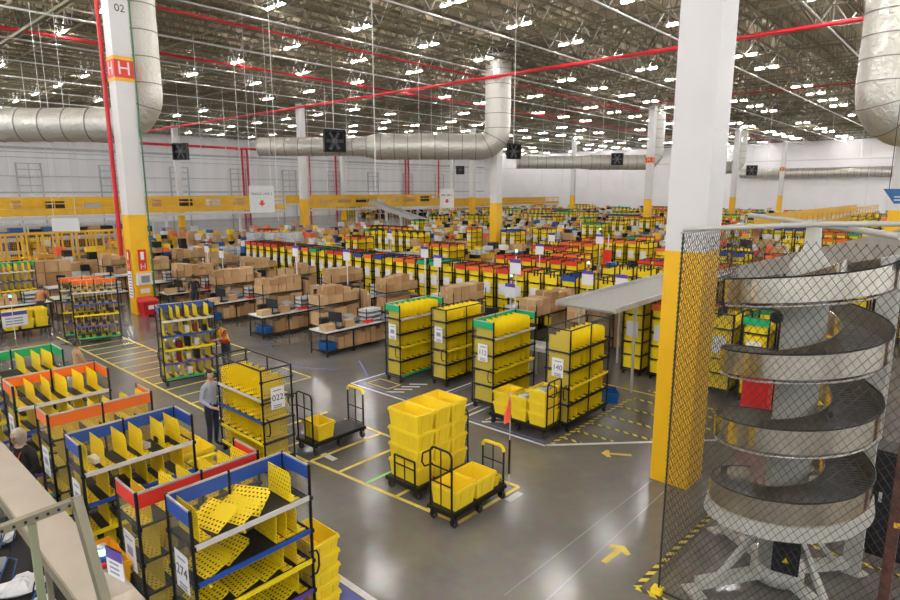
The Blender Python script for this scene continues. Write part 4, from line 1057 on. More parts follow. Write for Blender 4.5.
# ------------------------------------------------------------------ rows of bin racks further off
def far_rack_mesh():
    f = MB(); L, D, T = 1.45, .62, 2.3
    for px in (0, L/2, L):
        for py in (0, D): f.box(px - .022, py - .022, .12, px + .022, py + .022, T)
    for z in [.16] + SHELF_Z + [T - .02]:
        for py in (0, D): f.box(0, py - .014, z - .03, L, py + .014, z)
        for px in (0, L): f.box(px - .014, 0, z - .03, px + .014, D, z)
    for px in (.06, L - .06):
        for py in (.05, D - .05): f.disc((px, py, .06), (0, 1, 0), .06, .04, 8)
    b = MB()
    tops = [2.12] + [z - .08 for z in SHELF_Z[:-1]]
    for z, t in zip(SHELF_Z, tops):
        b.box(.03, .03, z - .02, L - .03, D - .03, z + .005)
        for k in range(7): x = .04 + k * (L - .09) / 6; b.box(x, .03, z, x + .01, D - .03, t if k in (0, 6) else t - .06)
        b.box(.04, D - .05, z, L - .04, D - .04, t - .1)
    return f.mesh('frame', ['black']), b.mesh('bins', ['yellow_plastic'])
FR = far_rack_mesh()
BD = {}
def far_band(m):
    if m not in BD:
        b = MB(); L, D, T = 1.45, .62, 2.3
        b.box(-.026, .0, T - .22, -.01, D, T - .03); b.box(L + .01, 0, T - .22, L + .026, D, T - .03); b.box(0, D + .01, T - .22, L, D + .026, T - .03)
        BD[m] = b.mesh('band', [m])
    return BD[m]
b = MB(); b.box(-.034, .14, 1.2, -.026, .5, 1.66); CARD = b.mesh('number_card', ['paper'])
FARBINS = MB(); NR = [0]
FMATS = ['black', 'yellow_plastic', 'red', 'orange', 'blue', 'green', 'paper']
def far_rack(x, y, band, label, group=None, rz=0.0):
    if NR[0] >= 270:
        b = FARBINS; w_, l_ = (.62, 1.45) if abs(math.sin(rz)) < .5 else (1.45, .62)
        b.box(x, y, .1, x + l_, y + w_, 2.1, 1)
        for px in (x, x + l_):
            for py in (y, y + w_): b.box(px - .03, py - .03, 0, px + .03, py + .03, 2.3, 0)
        for z in SHELF_Z: b.box(x - .015, y - .015, z - .05, x + l_ + .015, y + w_ + .015, z, 0)
        if band: b.box(x - .02, y - .02, 2.08, x + l_ + .02, y + w_ + .02, 2.27, FMATS.index(band))
        b.box(x - .03, y + .12, 1.2, x - .018, y + .5, 1.66, 6); return
    NR[0] += 1
    o = empty('rolling_rack', (x, y, 0), rz); tag(o, label, 'rack', group)
    put('frame', FR[0], o); put('bins', FR[1], o); put('number_card', CARD, o)
    if band: put('band', far_band(band), o)
CN = {'red': 'red-banded', 'orange': 'orange-banded', 'blue': 'blue-banded', 'green': 'green-banded', None: 'bandless'}
SEQ = [None, None, 'blue', None, None, 'orange', 'red', 'orange', 'orange', 'red', None, 'green', 'green', 'orange', 'orange', None, 'blue', 'orange', 'blue', None, 'red', 'red', None, 'green', 'orange', 'blue', 'orange', None, 'red', 'red', 'red', 'red', 'red']
for i, c in enumerate(SEQ):
    y = 9.9 + .78 * i
    far_rack(19.8, y, c, '%s bin rack, %s from the column end, long row behind the tables' % (CN[c], nth(i)))
for i, c in enumerate(['orange', None, 'green', None, 'orange', 'orange', None]):
    far_rack(16.4 + (i > 3) * .2, 2.2 + .85 * i, c, '%s bin rack, %s in the short row beyond the white front column' % (CN[c], nth(i)))

# ------------------------------------------------------------------ stations and storage on the far side of the banded column
for i, (x, y) in enumerate(((11.4, 31.3), (11.2, 35.2), (15.8, 31.5), (15.6, 35.6))):
    station(x, y, 'beyond the banded column, %s of four' % ORD[i], 80 + i, near=False)
for i, (x, y) in enumerate(((7.5, 29.7), (8.2, 33.2), (4.3, 29.3))):
    w_ = 'by the left edge, %s' % ['nearest the red bin', 'farthest back', 'beside the yellow tote wagon'][i]
    spawn('table', table_proto, (x, y, 0), 0, 'white-topped packing table ' + w_, 'table')
    spawn('monitor', monitor_proto, (x + .7, y + .45, .862), R(-60), 'black monitor on the packing table ' + w_, 'monitor')
    spawn('trays', tray_proto, (x + 2.45, y + .45, .862), 0, 'pale mailer bag rack on the table ' + w_, 'rack')
    for k in range(5): carton(x + .4 + .5*k, y + .5, .152, .44, .6, rnd.uniform(.4, .56), CT[k % 4], 'brown carton under the packing table ' + w_, 'cartons under the table ' + w_)
    for k in range(2): carton(x + 1.2 + .45*k, y + .5, .862, .4, .4, .3 + .1*k, CT[k], '%s brown carton on the packing table %s' % (('lower', 'taller')[k], w_), None)
rack('green-banded bin rack at the left edge, beyond the yellow tote wagon', 6.1, 32.3, 0, band='green', seed=31, perf='yellow_plastic', card=False, handle=None)
rack('bandless bin rack at the left edge behind the green-banded one', 5.0, 34.2, 0, band=None, topfree=True, seed=32, perf='yellow_plastic', card=False, handle=None)
for k in range(4):
    for z in range(3): carton(8.0 + .62*k, 36.8, .003 + z*.62, .58, .7, .6, CT[(k + z) % 4], 'brown carton in the tall block stacked behind the far packing tables', 'block of cartons behind the left tables')
# yellow wire cages and dark shelving further back
for i in range(6):
    o = empty('wire_cage', (4.2 + 1.9*i, 43.5, 0)); tag(o, 'tall yellow wire cage below the raised walkway, %s from the left edge' % ORD[i], 'cage')
    b = MB()
    for px in (0, .85, 1.7):
        for py in (0, 1.2): b.box(px-.045, py-.045, 0, px+.045, py+.045, 2.9)
    for z in (.1, 1.4, 2.85):
        for py in (0, 1.2): b.box(0, py-.04, z-.04, 1.7, py+.04, z+.04)
        for px in (0, 1.7): b.box(px-.04, 0, z-.04, px+.04, 1.2, z+.04)
    b.build('frame', 'rail_yellow', o)
    b = MB()
    for k in range(16): b.box(.05 + k*.1, 1.19, .1, .06 + k*.1, 1.2, 2.85)
    for k in range(24): b.box(.05, 1.19, .15 + k*.11, 1.65, 1.2, .16 + k*.11)
    b.build('wire_mesh', 'rail_yellow', o)
    carton(5.05 + 1.9*i, 44.1, .003, 1.0, .8, .9, CT[i % 4], 'brown carton inside a yellow wire cage, %s from the left edge' % ORD[i], None)
for i in range(9):
    o = empty('storage_shelving', (-6 + 3.0*i, 52, 0)); tag(o, 'dark storage shelving under the raised walkway, bay %s from the left edge' % ORD[i], 'shelving')
    b = MB()
    for px in (0, 2.8):
        for py in (0, 1.0): b.box(px-.05, py-.05, 0, px+.05, py+.05, 3.1)
    b.build('uprights', 'zinc', o)
    for z in (.3, 1.2, 2.1, 3.0): b = MB(); b.box(0, 0, z-.08, 2.8, 1.0, z); b.build('shelf', 'zinc', o)
    for z in (.3, 1.2, 2.1):
        for k in range(3): b = MB(); b.box(0, 0, 0, .8, .8, rnd.uniform(.4, .7)); tag(b.build('storage_bin', ['dark_plastic', 'dark_plastic', 'crate_blue', 'carton'][rnd.randint(0, 3)], None, (-5.9 + 3.0*i + .92*k, 52.1, z + .002)), 'dark bin on the shelving under the raised walkway', 'bin', 'bins on the dark shelving')
# yellow tote wagon
cart('black wagon with yellow totes and a big white placard near the left edge', 5.0, 26.9, 0, 1.6, .8, 'tall', 'frame', .3)
for k in range(3):
    for z in range(2): tote(5.35 + .48*k, 27.3, .302 + .34*z, 'yellow tote on the placard wagon, %s along, %s layer' % (ORD[k], ('lower', 'upper')[z]), R(90), .72, .46, .36)
o = empty('placard', (5.3, 26.935, .75)); tag(o, 'white placard with a purple band hanging on the yellow tote wagon', 'placard')
b = MB(); b.box(-.25, -.015, -.3, .55, 0, .3); b.build('sheet', 'paper', o)
b = MB(); b.box(-.25, -.02, .12, .55, -.015, .26); b.build('header', 'purple', o)
b = MB()
for k in range(3): b.box(-.15, -.02, -.22 + .1*k, .4, -.015, -.17 + .1*k)
b.build('printed_lines', 'ink_grey', o)
signal_light(5.35, 26.72, .003, 'signal light on a thin pole beside the yellow tote wagon', 1.45)
carton(4.75, 25.6, .003, .7, .6, .75, 'carton', 'brown carton on the floor in front of the yellow tote wagon', None)
carton(4.05, 25.7, .003, .6, .6, .7, 'carton_dark', 'darker brown carton at the very left edge by the tote wagon', None)

# ------------------------------------------------------------------ the far floor: racks, tables, cartons, wrapped goods
GOODS = MB(); GM = ['pale_plastic', 'dark_plastic', 'crate_blue', 'tote_yellow', 'wrap_white', 'top_white', 'black', 'paper', 'carton', 'flag_orange', 'rail_yellow']
def wrapped(x, y, label, w=1.2, d=1.0, h=1.5):
    o = empty('wrapped_pallet', (x, y, 0)); tag(o, label, 'pallet')
    b = MB()
    for k in range(3): b.box(-w/2, -d/2 + k*(d/2 - .06), 0, w/2, -d/2 + k*(d/2 - .06) + .12, .12)
    b.box(-w/2, -d/2, .12, w/2, d/2, .14); b.build('pallet', 'carton_dark', o)
    b = MB()
    for i in range(4):
        for j in range(3):
            for k in range(4):
                q = .02; b.box(-w/2 + i*w/4 + q/2, -d/2 + j*d/3 + q/2, .14 + k*(h-.14)/4, -w/2 + (i+1)*w/4 - q/2, -d/2 + (j+1)*d/3 - q/2, .14 + (k+1)*(h-.14)/4 - .03)
    b.build('wrapped_load', 'wrap_white', o)
wi = 0
for (px, py, n, z) in ((365, 252, 4, 1.5), (440, 262, 4, 1.5), (188, 246, 4, 1.4), (256, 232, 3, 2.2), (580, 245, 2, 1.4)):
    p = px_pt(px, py, z)
    for k in range(n): wi += 1; wrapped(p.x + k * 1.0, p.y - k * 1.06, 'white film-wrapped pallet of goods, %s of the wrapped pallets counted from the aisle' % ORD[wi - 1], h=z)
fr = random.Random(21); WPOS = [q.location.copy() for q in C.objects if q.name.startswith("wrapped_pallet")]
TABN = [0]
PAL = ['red', 'orange', 'green', None, None, 'blue', None, 'green', 'orange', None]
prow = [11.5, 15.2, 19.0, 22.6, 24.0, 26.6, 29.6, 33.0, 36.4] + [39.9 + 3.5 * i for i in range(25)]
WR = [(12.5, 16)]
for ri, p in enumerate(prow):
    ymax = 57 if p < 79 else 104
    y = -6.0 if p > 23.5 else 39.5; seg = None; left = 0; rn = 0; col = None
    while y < ymax:
        sx, sy, f = project(p, y, 1.5)
        if f < 1 or sx > 925: y += 1.0; continue
        if sx < (130 if p > 23.5 else 5): break
        if 23.5 < p < 24.5 and 18.5 < y < 36: y = 36.0; continue
        if (59.5 < p < 119 and 12.9 < y < 17.4) or (73 < p < 133 and 81 < y < 86.6) or (abs(p - 51.6) < 3.2 and y > 45.5 and y < 62): y += 1.0; continue
        if p < 22 and (51 < y < 53.5 or (p < 17 and 42.6 < y < 45.2)): y += .8; continue
        if p < 16 and sx < 20: break
        if left <= 0:
            side = (y / max(p, 1))
            rackp = (.62 if p < 28 else .42 if p < 40 else .2) if side < .62 else .12
            seg = 'rack' if fr.random() < rackp else fr.choice(['carton', 'carton', 'table', 'goods', 'goods'])
            left = fr.randint(2, 6); col = fr.choice(PAL)
        if any(abs(p + .7 - c[0]) < 1.6 and abs(y - c[1]) < 1.4 for c in [((a[0] + a[2]) / 2, (a[1] + a[3]) / 2) for a in COLS]): y += 1.0; continue
        if any(abs(q.x - p - .7) < 1.9 and abs(q.y - y) < 1.3 for q in WPOS): y += 1.0; continue
        if seg == 'rack':
            if fr.random() < .3: col = fr.choice(PAL)
            c = col; rn += 1
            far_rack(p + fr.uniform(-.05, .05), y, c, '%s bin rack, %s seen in far row %s beyond the long row' % (CN[c], nth(rn - 1), nth(ri)))
            y += .82
        elif seg == 'carton':
            n = 2
            for q in range(n):
                for z in (.003, .6, 1.1):
                    if z > 1 and fr.random() < .35: continue
                    h = .58 if z < .1 else .49
                    carton(p + .5 + q * .75, y + .4, z, .7, .7, h if z < 1 else fr.uniform(.3, .6), fr.choice(CT), 'brown carton in a floor stack on far row %s' % nth(ri), 'stacked cartons on far row %s' % nth(ri))
            y += .85
        elif seg == 'table' and (ri + 1 >= len(prow) or prow[ri + 1] - p > 3.1):
            if TABN[0] < 26:
                TABN[0] += 1; spawn('table', table_proto, (p - .6, y, 0), 0, 'white-topped packing table standing out on far row %s' % nth(ri), 'table', 'packing tables on far row %s' % nth(ri))
                spawn('monitor', monitor_proto, (p + .2, y + .5, .862), R(-70), 'black monitor on a packing table of far row %s' % nth(ri), 'monitor', 'monitors on far row %s' % nth(ri))
                for q in range(2): carton(p + .9 + .6*q, y + .5, .862, .5, .5, fr.uniform(.3, .7), fr.choice(CT), 'brown carton on a packing table of far row %s' % nth(ri), 'cartons on tables of far row %s' % nth(ri))
            else:
                GOODS.box(p - .5, y, .8, p + 1.5, y + .95, .86, 5); GOODS.box(p - .4, y + .1, 0, p - .3, y + .8, .8, 6); GOODS.box(p + 1.3, y + .1, 0, p + 1.4, y + .8, .8, 6)
                GOODS.box(p, y + .2, .86, p + .06, y + .7, 1.35, 1)
                FAR_CARTON.box(p + .5, y + .1, .86, p + 1.2, y + .8, 1.5, fr.randint(0, 2))
            y += 1.5; left -= 1
        else:
            for q in range(4):
                a, c2 = p - .5 + .55 * q + fr.uniform(0, .1), y + fr.uniform(0, .15); z = 0.0; H = fr.uniform(.6, 1.9)
                while z < H:
                    h = fr.uniform(.2, .5); s_ = fr.uniform(.35, .52); dy = fr.uniform(0, .35)
                    GOODS.box(a, c2 + dy, z, a + s_, c2 + dy + fr.uniform(.4, .65), z + h, fr.choice([0, 1, 2, 3, 3, 4, 4, 5, 7, 8, 8, 8, 8, 8, 8, 10, 6, 9]))
                    z += h + .002
            y += 1.1
        left -= 1
        if left <= 0 and fr.random() < .5: y += fr.uniform(.6, 1.6)
tag(FARBINS.build('distant_racks', FMATS), 'the yellow bin racks too far off to count', 'rack', kind='stuff')
tag(GOODS.build('distant_goods', GM), 'goods, trays and machines too far off to count', 'goods', kind='stuff')

# ------------------------------------------------------------------ the yellow walkway along the far side
def walkway(name, label, x0, x1, y0, y1, z, post=2.4, front=True):
    o = empty(name, (x0, y0, 0)); tag(o, label, 'walkway'); L, D = x1 - x0, y1 - y0
    b = MB(); b.box(0, 0, z - .12, L, D, z); b.build('deck', 'zinc', o)
    b = MB(); b.box(0, -.03, z - .4, L, 0.05, z + .2); b.build('fascia', 'rail_yellow', o)
    b = MB(); b.box(0, .05, z - .75, L, .25, z - .5); b.build('beam', 'paint_white', o)
    b = MB()
    for zz in (z + .62, z + .98, z + 1.15): b.box(0, -.02, zz - .05, L, .02, zz + .05)
    b.build('rails', 'rail_yellow', o)
    n = int(L // post)
    for k in range(min(n + 1, 60)):
        b = MB(); b.box(k*post - .035, -.035, z, k*post + .035, .035, z + 1.17); b.build('rail_post', 'rail_yellow', o)
    m = int(L // 8)
    for k in range(m + 1):
        b = MB(); b.box(k*8 - .12, .1, 0, k*8 + .12, .34, z - .12); b.build('support', 'paint_white', o)
    b = MB(); b.box(0, D - .05, z + .1, L, D, z + 1.15); b.build('back_rail', 'rail_yellow', o)
    return o
walkway('yellow_walkway', 'long raised walkway with yellow rails in front of the far sheet wall', -22, 39.6, 61.5, 66, 3.7)
walkway('yellow_walkway', 'second length of yellow-railed walkway, beyond the column with the hanging sign', 43.0, 69.5, 62.2, 66.5, 3.7)
walkway('yellow_walkway', 'raised yellow walkway far off by the plain wall', 74, 132, 82, 86, 2.6)
walkway('yellow_walkway', 'low yellow walkway seen between the white front column and the blue sign', 62, 118, 14, 17, 2.0)
for i in range(26):                                       # machines and totes along the walkway deck
    x = -10 + 3.0 * i
    if 38 < x < 44 or x > 66: continue
    m = ['carton', 'dark_plastic', 'pale_plastic', 'carton_pale'][i % 4]
    parcel(x, 63.6, 3.702, rnd.uniform(.6, 1.6), .8, rnd.uniform(.6, 1.0), m, '%s goods on the long yellow walkway, %s along' % ({'carton': 'brown', 'dark_plastic': 'dark', 'pale_plastic': 'grey', 'carton_pale': 'tan'}[m], nth(i)), 0, 'walkway_goods')
belt('incline_conveyor', 'grey conveyor sloping up to the yellow walkway beside the far column', (52, 47, .9), (52.5, 61.0, 3.9), 1.2, 'zinc', 'zinc', .5, legs=3)
# frames and pipes on the far sheet wall
for i in range(11):
    x = 2 + 11.5 * i; b = MB()
    for dx in (0, 3.2): b.box(x + dx - .1, YW - .5, 0, x + dx + .1, YW - .3, 9.6)
    for z in (6.2, 7.4, 8.6, 9.5): b.box(x, YW - .48, z - .06, x + 3.2, YW - .38, z + .06)
    b.box(x + 1.55, YW - .46, 5, x + 1.65, YW - .36, 9.5)
    struct(b.build('door_%d' % (i + 1), 'wall_grey'), 'grey door frame on the far sheet wall')
for i, x in enumerate((62.0, 63.1, 77.5, 84.5, 85.8, 106, 107, 118)):
    pipe('wall_pipe', [(x, YW - .7, 0), (x, YW - .7, 13.2)], .2, 'red_pipe', 'red vertical pipe on the far sheet wall, %s along' % ORD[i])
b = MB()
for z in (7.6, 10.4, 11.2): b.tube([(-28, YW - .25, z), (XW - 1, YW - .25, z)], .06, 6)
struct(b.build('trim_1', 'wall_grey'), 'service pipes along the far sheet wall')

# thin conduits dropping from the roof to the work stations
for i, (px, d, z0) in enumerate([(280, 30, 4), (377, 24, 5.6), (512, 33, 8), (245, 44, 5), (64, 36, 5), (43, 48, 5), (262, 52, 4), (208, 40, 6), (432, 60, 5), (420, 48, 6), (560, 70, 6), (598, 66, 5), (620, 80, 5), (150, 46, 5), (232, 60, 5), (330, 58, 5), (350, 66, 6), (400, 70, 5), (450, 66, 5), (540, 84, 6), (860, 60, 4), (820, 80, 6), (760, 70, 6), (850, 90, 7), (18, 60, 5), (85, 64, 5), (312, 76, 5), (585, 90, 6), (718, 66, 7)]):
    x, y, _ = screen_pt(px, d, 0); b = MB(); b.tube([(x, y, z0), (x, y, 15.0)], .024 if d > 40 else .018, 5)
    struct(b.build('drop_conduit', 'conduit'), 'thin conduit dropping from the roof')

# hanging and standing signs
def board_sign(label, px, py, d, w, h, lines_, arrow_, m='top_white', rod=True, facing=None):
    z = EYE + (190 - py) / 600 * d * 1.0
    x, y, _ = screen_pt(px, d, 0); o = empty('hanging_sign', (x, y, z), -YAW if facing is None else facing); tag(o, label, 'sign')
    b = MB(); b.box(-w/2, -.02, -h/2, w/2, .02, h/2); b.build('board', m, o)
    for k, t_ in enumerate(lines_): text(t_, h * .13, o, (0, -.024, h * (.2 - .2 * k)), (R(90), 0, 0), 'ink')
    if arrow_:
        b = MB(); q = h * .2; P = [(-q*.3, 0), (q*.3, 0), (q*.3, -q*.5), (q*.7, -q*.5), (0, -q*1.1), (-q*.7, -q*.5), (-q*.3, -q*.5)]
        P = [(a, c - h * .04) for a, c in P]
        b.add([(a, -.028, c) for a, c in P] + [(a, -.02, c) for a, c in P], [tuple(range(7)), tuple(range(13, 6, -1))] + [(i, i + 7, (i+1) % 7 + 7, (i+1) % 7) for i in range(7)])
        b.build('red_arrow', 'red', o)
    if rod:
        for s in (-w*.4, w*.4): b = MB(); b.tube([(s, 0, h/2), (s, 0, 16.74 - z)], .015, 5); b.build('hanger', 'conduit', o)
    return o
board_sign('white hanging sign reading SINGLE LINE 2 with a red arrow', 264.5, 199, 37, 1.5, 1.6, ['SINGLE LINE 2'], True)
board_sign('white hanging sign with short writing and a red arrow, by the far column', 447, 198, 55, 1.25, 1.7, [], True)
b = MB(); b.box(-.5, -.024, .2, -.12, -.02, .36); b.box(0, -.024, .2, .3, -.02, .36); b.box(.4, -.024, .2, .46, -.02, .36)
b.build('printed_lines', 'ink_grey', [q for q in C.objects if q.name.startswith('hanging_sign')][-1])
board_sign('blank pale hanging board over the yellow cages', 68, 224, 33, 1.5, .7, [], False)
o = empty('hanging_sign', screen_pt(893, 27, 5.2), -YAW); tag(o, 'blue hanging sign with slanted sides under the big corner duct', 'sign')
b = MB(); P = [(-.75, .35), (1.0, .35), (.9, -.3), (-.2, -.3)]
b.add([(a, -.02, c) for a, c in P] + [(a, .02, c) for a, c in P], [(3,2,1,0), (4,5,6,7), (0,1,5,4), (1,2,6,5), (2,3,7,6), (3,0,4,7)]); b.build('board', 'sign_blue', o)
b = MB()
for z in (0, -.14): b.box(-.25, -.026, z - .03, .35, -.02, z + .03)
b.build('printed_lines', 'pale_plastic', o)
for s in (-.5, .6): b = MB(); b.tube([(s, 0, .35), (s, 0, 11.4)], .015, 5); b.build('hanger', 'black', o)
si = 0
for (px, py, z, gl) in [(347, 256, 2.9, 0), (438, 262, 2.7, 0), (511, 292, 2.3, 1), (622, 283, 2.6, 0), (425, 253, 3.0, 0), (516, 268, 3.2, 1), (588, 279, 2.7, 1), (640, 296, 2.3, 0), (222, 254, 2.4, 0), (296, 252, 3.0, 0), (207, 249, 2.4, 0), (390, 236, 3, 0), (540, 250, 3, 0), (552, 238, 3, 0), (600, 240, 3.2, 1)]:
    p = px_pt(px, py, z - .3); si += 1
    o = empty('aisle_sign', (p.x, p.y, 0)); tag(o, 'white aisle card with a purple head on a thin pole, %s of the pole cards by nearness to the aisle' % ORD[si-1], 'sign')
    if len(o['label'].split()) > 16: o['label'] = 'white card with a purple head on a thin pole, pole card number %s' % ORD[si-1]
    b = MB(); b.tube([(0, 0, 0), (0, 0, z + .1)], .025, 6); b.build('pole', 'paint_white', o)
    b = MB(); b.box(-.05, -.22, z - .5, -.025, .22, z); b.build('card', 'paper', o)
    b = MB(); b.box(-.055, -.22, z - .12, -.03, .22, z); b.build('header', 'purple', o)
    if gl: signal_light(p.x, p.y, z + .1, 'signal light on top of a thin pole among the bin racks, %s counted' % ORD[si-1])
b = MB(); b.box(-.05, -.24, 0, 0, .24, 1.25); p = px_pt(604, 292, .3)
tag(b.build('fire_plate', 'red', None, (29.5, 15.2, 1.1)), 'tall red plate on a pole among the far bin racks', 'sign')
b = MB(); b.bar((29.55, 15.2, 0), (29.55, 15.2, 3.2), .05); tag(b.build('plate_pole', 'paint_white'), 'pale pole behind the tall red plate', 'pole')

# ------------------------------------------------------------------ people
def person(label, x, y, rz, skin, hair, shirt, legs, J=None, sleeve='long', head_yaw=0.0, head_pitch=0.0, bob=False, vest=False, shirt2=None, scale=1.0):
    """standing figure, local -Y is forward; J overrides joints"""
    P = dict(pelvis=(0,0,.94), waist=(0,.0,1.07), chest=(0,-.01,1.28), collar=(0,0,1.42), neck=(0,-.01,1.49), skull=(0,-.02,1.56))
    for s, n in ((1, 'l'), (-1, 'r')):
        P.update({'sh'+n:(.175*s,.0,1.395), 'el'+n:(.225*s,.03,1.12), 'wr'+n:(.21*s,-.08,.90), 'ha'+n:(.205*s,-.11,.83), 'hi'+n:(.09*s,0,.90), 'kn'+n:(.10*s,-.02,.49), 'an'+n:(.10*s,.02,.085), 'to'+n:(.115*s,-.14,.04)})
    P.update(J or {})
    RAD = dict(pelvis=(.155,.115), waist=(.135,.1), chest=(.15,.115), collar=(.10,.085), neck=(.055,.055), skull=(.06,.06))
    for n in 'lr': RAD.update({'sh'+n:(.066,.066), 'el'+n:(.046,.046), 'wr'+n:(.03,.028), 'ha'+n:(.038,.02), 'hi'+n:(.095,.095), 'kn'+n:(.062,.062), 'an'+n:(.045,.045), 'to'+n:(.04,.03)})
    E_ = [('pelvis','waist'),('waist','chest'),('chest','collar'),('collar','neck'),('neck','skull')]
    for n in 'lr': E_ += [('collar','sh'+n),('sh'+n,'el'+n),('el'+n,'wr'+n),('wr'+n,'ha'+n),('pelvis','hi'+n),('hi'+n,'kn'+n),('kn'+n,'an'+n),('an'+n,'to'+n)]
    names = list(P); idx = {k: i for i, k in enumerate(names)}; V = [Vector(P[k]) for k in names]; rad = [RAD[k] for k in names]
    edges = [(idx[a], idx[b]) for a, b in E_]; bone = [(a, b) for a, b in E_]
    for n, s in (('l', 1), ('r', -1)):                       # four fingers of unequal length and a thumb from the side of the palm
        h = Vector(P['ha'+n]); d = (h - Vector(P['wr'+n])).normalized(); side = Vector((1,0,0)) - d * d.x; side.normalize(); nrm = d.cross(side)
        for k, (o_, L_) in enumerate(((-.027, .062), (-.009, .075), (.009, .07), (.026, .055))):
            a = h + d*.03 + side*o_; b_ = a + d*L_*.55; c_ = b_ + (d*.75 + nrm*.5*s).normalized()*L_*.45
            for q in (a, b_, c_): V.append(q); rad.append((.0095, .0095)); names.append('fi'+n)
            i = len(V) - 3; edges += [(idx['ha'+n], i), (i, i+1), (i+1, i+2)]; bone += [('ha'+n, 'fi')]*3
        a = h - d*.01 - side*.03*s; b_ = a + (d*.7 - side*.7*s).normalized()*.04; c_ = b_ + d*.03
        for q in (a, b_, c_): V.append(q); rad.append((.011, .011)); names.append('th'+n)
        i = len(V) - 3; edges += [(idx['ha'+n], i), (i, i+1), (i+1, i+2)]; bone += [('ha'+n, 'fi')]*3
    me = bpy.data.meshes.new('skel'); me.from_pydata(V, edges, []); t = bpy.data.objects.new('skel', me); C.objects.link(t)
    t.modifiers.new('s', 'SKIN')
    for i, r in enumerate(rad): me.skin_vertices[0].data[i].radius = r
    me.skin_vertices[0].data[0].use_root = True
    su = t.modifiers.new('u', 'SUBSURF'); su.levels = 1; su.render_levels = 1
    ev = t.evaluated_get(bpy.context.evaluated_depsgraph_get()); m2 = ev.to_mesh()
    vs = [v.co.copy() for v in m2.vertices]; nr = [v.normal.copy() for v in m2.vertices]; fs = [tuple(p.vertices) for p in m2.polygons]; ev.to_mesh_clear()
    bpy.data.objects.remove(t)
    seg = [(Vector(V[a]), Vector(V[b]), nm) for (a, b), nm in zip(edges, bone)]
    mats = [skin, shirt, legs, 'shoe', shirt2 or shirt]; M_ = MB(); mi = []; torso = []
    for f in fs:
        c = sum((vs[i] for i in f), Vector()) / len(f); best = min(seg, key=lambda s: ((c - (s[0] + (s[1]-s[0]) * max(0, min(1, (c - s[0]).dot(s[1]-s[0]) / max(1e-9, (s[1]-s[0]).length_squared))))).length))
        a, b_ = best[2]
        if a in ('neck',) or b_ in ('neck', 'skull') and c.z > P['collar'][2] + .045: k = 0
        elif b_ == 'fi' or b_.startswith('ha'): k = 0
        elif b_.startswith('wr'): k = 0 if sleeve == 'short' else 4
        elif b_.startswith('el'): k = 4
        elif b_.startswith('to'): k = 3
        elif a.startswith(('hi', 'kn')) or b_.startswith('hi'): k = 2
        elif a == 'pelvis' and c.z < P['pelvis'][2] + .02: k = 2
        else: k = 1
        if k == 1 and not b_.startswith('sh') or (k == 1 and abs(c.x) < .15): torso.append(f)
        mi.append(k)
    for f, k in zip(fs, mi): pass
    M_.v = [tuple(v) for v in vs]; M_.f = [list(f) for f in fs]; M_.m = mi; M_.uv = [None]*len(fs); M_.sm = [True]*len(fs)
    # head
    hc = Vector(P['skull']) + Vector((0, -.005, .075)); hr = Matrix.Rotation(head_yaw, 3, 'Z') @ Matrix.Rotation(head_pitch, 3, 'X')
    def headpt(u, v, infl=1.0, hair=False):
        x_, y_, z_ = math.cos(v)*math.sin(u), -math.cos(v)*math.cos(u), math.sin(v); X, Y, Z = x_*.076, y_*.097, z_*.118
        if z_ < 0: X *= 1 - .28*(-z_); Y *= 1 - .12*(-z_)
        if not hair and abs(u) < .2 and -.42 < v < .12: Y -= .024 * (1 - abs(u)/.2) * (1 if v < -.05 else .5)      # nose
        if not hair and .2 < abs(u) < .6 and -.08 < v < .2: Y += .008                                                  # eye sockets
        if not hair and abs(u) < .35 and -.75 < v < -.55: Y -= .004
        return hc + hr @ (Vector((X, Y, Z)) * infl)
    NU, NV = 30, 18; hv = []; hf = []
    for j in range(NV + 1):
        for i in range(NU): hv.append(headpt(-math.pi + 2*math.pi*i/NU, -math.pi/2 + math.pi*j/NV))
    for j in range(NV):
        for i in range(NU): hf.append((j*NU+i, j*NU+(i+1) % NU, (j+1)*NU+(i+1) % NU, (j+1)*NU+i))
    M_.add(hv, hf, 0, True)
    for s in (-1, 1):                                        # ears
        ev_ = []; ef = []; c = Vector((.077*s, .008, -.005))
        for j in range(7):
            for i in range(8): a, v = 2*math.pi*i/8, -math.pi/2 + math.pi*j/6; ev_.append(hc + hr @ (c + Vector((.009*math.cos(v)*math.cos(a), .018*math.cos(v)*math.sin(a), .032*math.sin(v)))))
        for j in range(6):
            for i in range(8): ef.append((j*8+i, j*8+(i+1) % 8, (j+1)*8+(i+1) % 8, (j+1)*8+i))
        M_.add(ev_, ef, 0, True)
    o = M_.build('person', [M[k] for k in mats], None, (x, y, 0), rz); o.scale = (scale,)*3; tag(o, label, 'person')
    for s in (-1, 1):
        b = MB(); b.lathe([(0, -.009), (.008, -.005), (.010, 0), (.008, .005), (0, .009)], 10); e = b.build('eye', 'ink', o, hc + hr @ Vector((.03*s, -.083, .006)))
    b = MB(); b.tube([hc + hr @ Vector((q, -.083 + abs(q)*.3, -.058)) for q in (-.024, -.01, .01, .024)], .005, 6); b.build('mouth', mat('lip_skin', (.40, .14, .12), .5) if 'lip_skin' not in M else 'lip_skin', o)
    # hair: a thick shell over crown, sides and back
    vs2 = []; fs2 = []; rr = random.Random(int(x*100))
    def infl(u, v): return 1.09 + rr.uniform(-.012, .012) + (.07 * min(1, (.45 - v) / .5) if bob and v < .45 else 0)
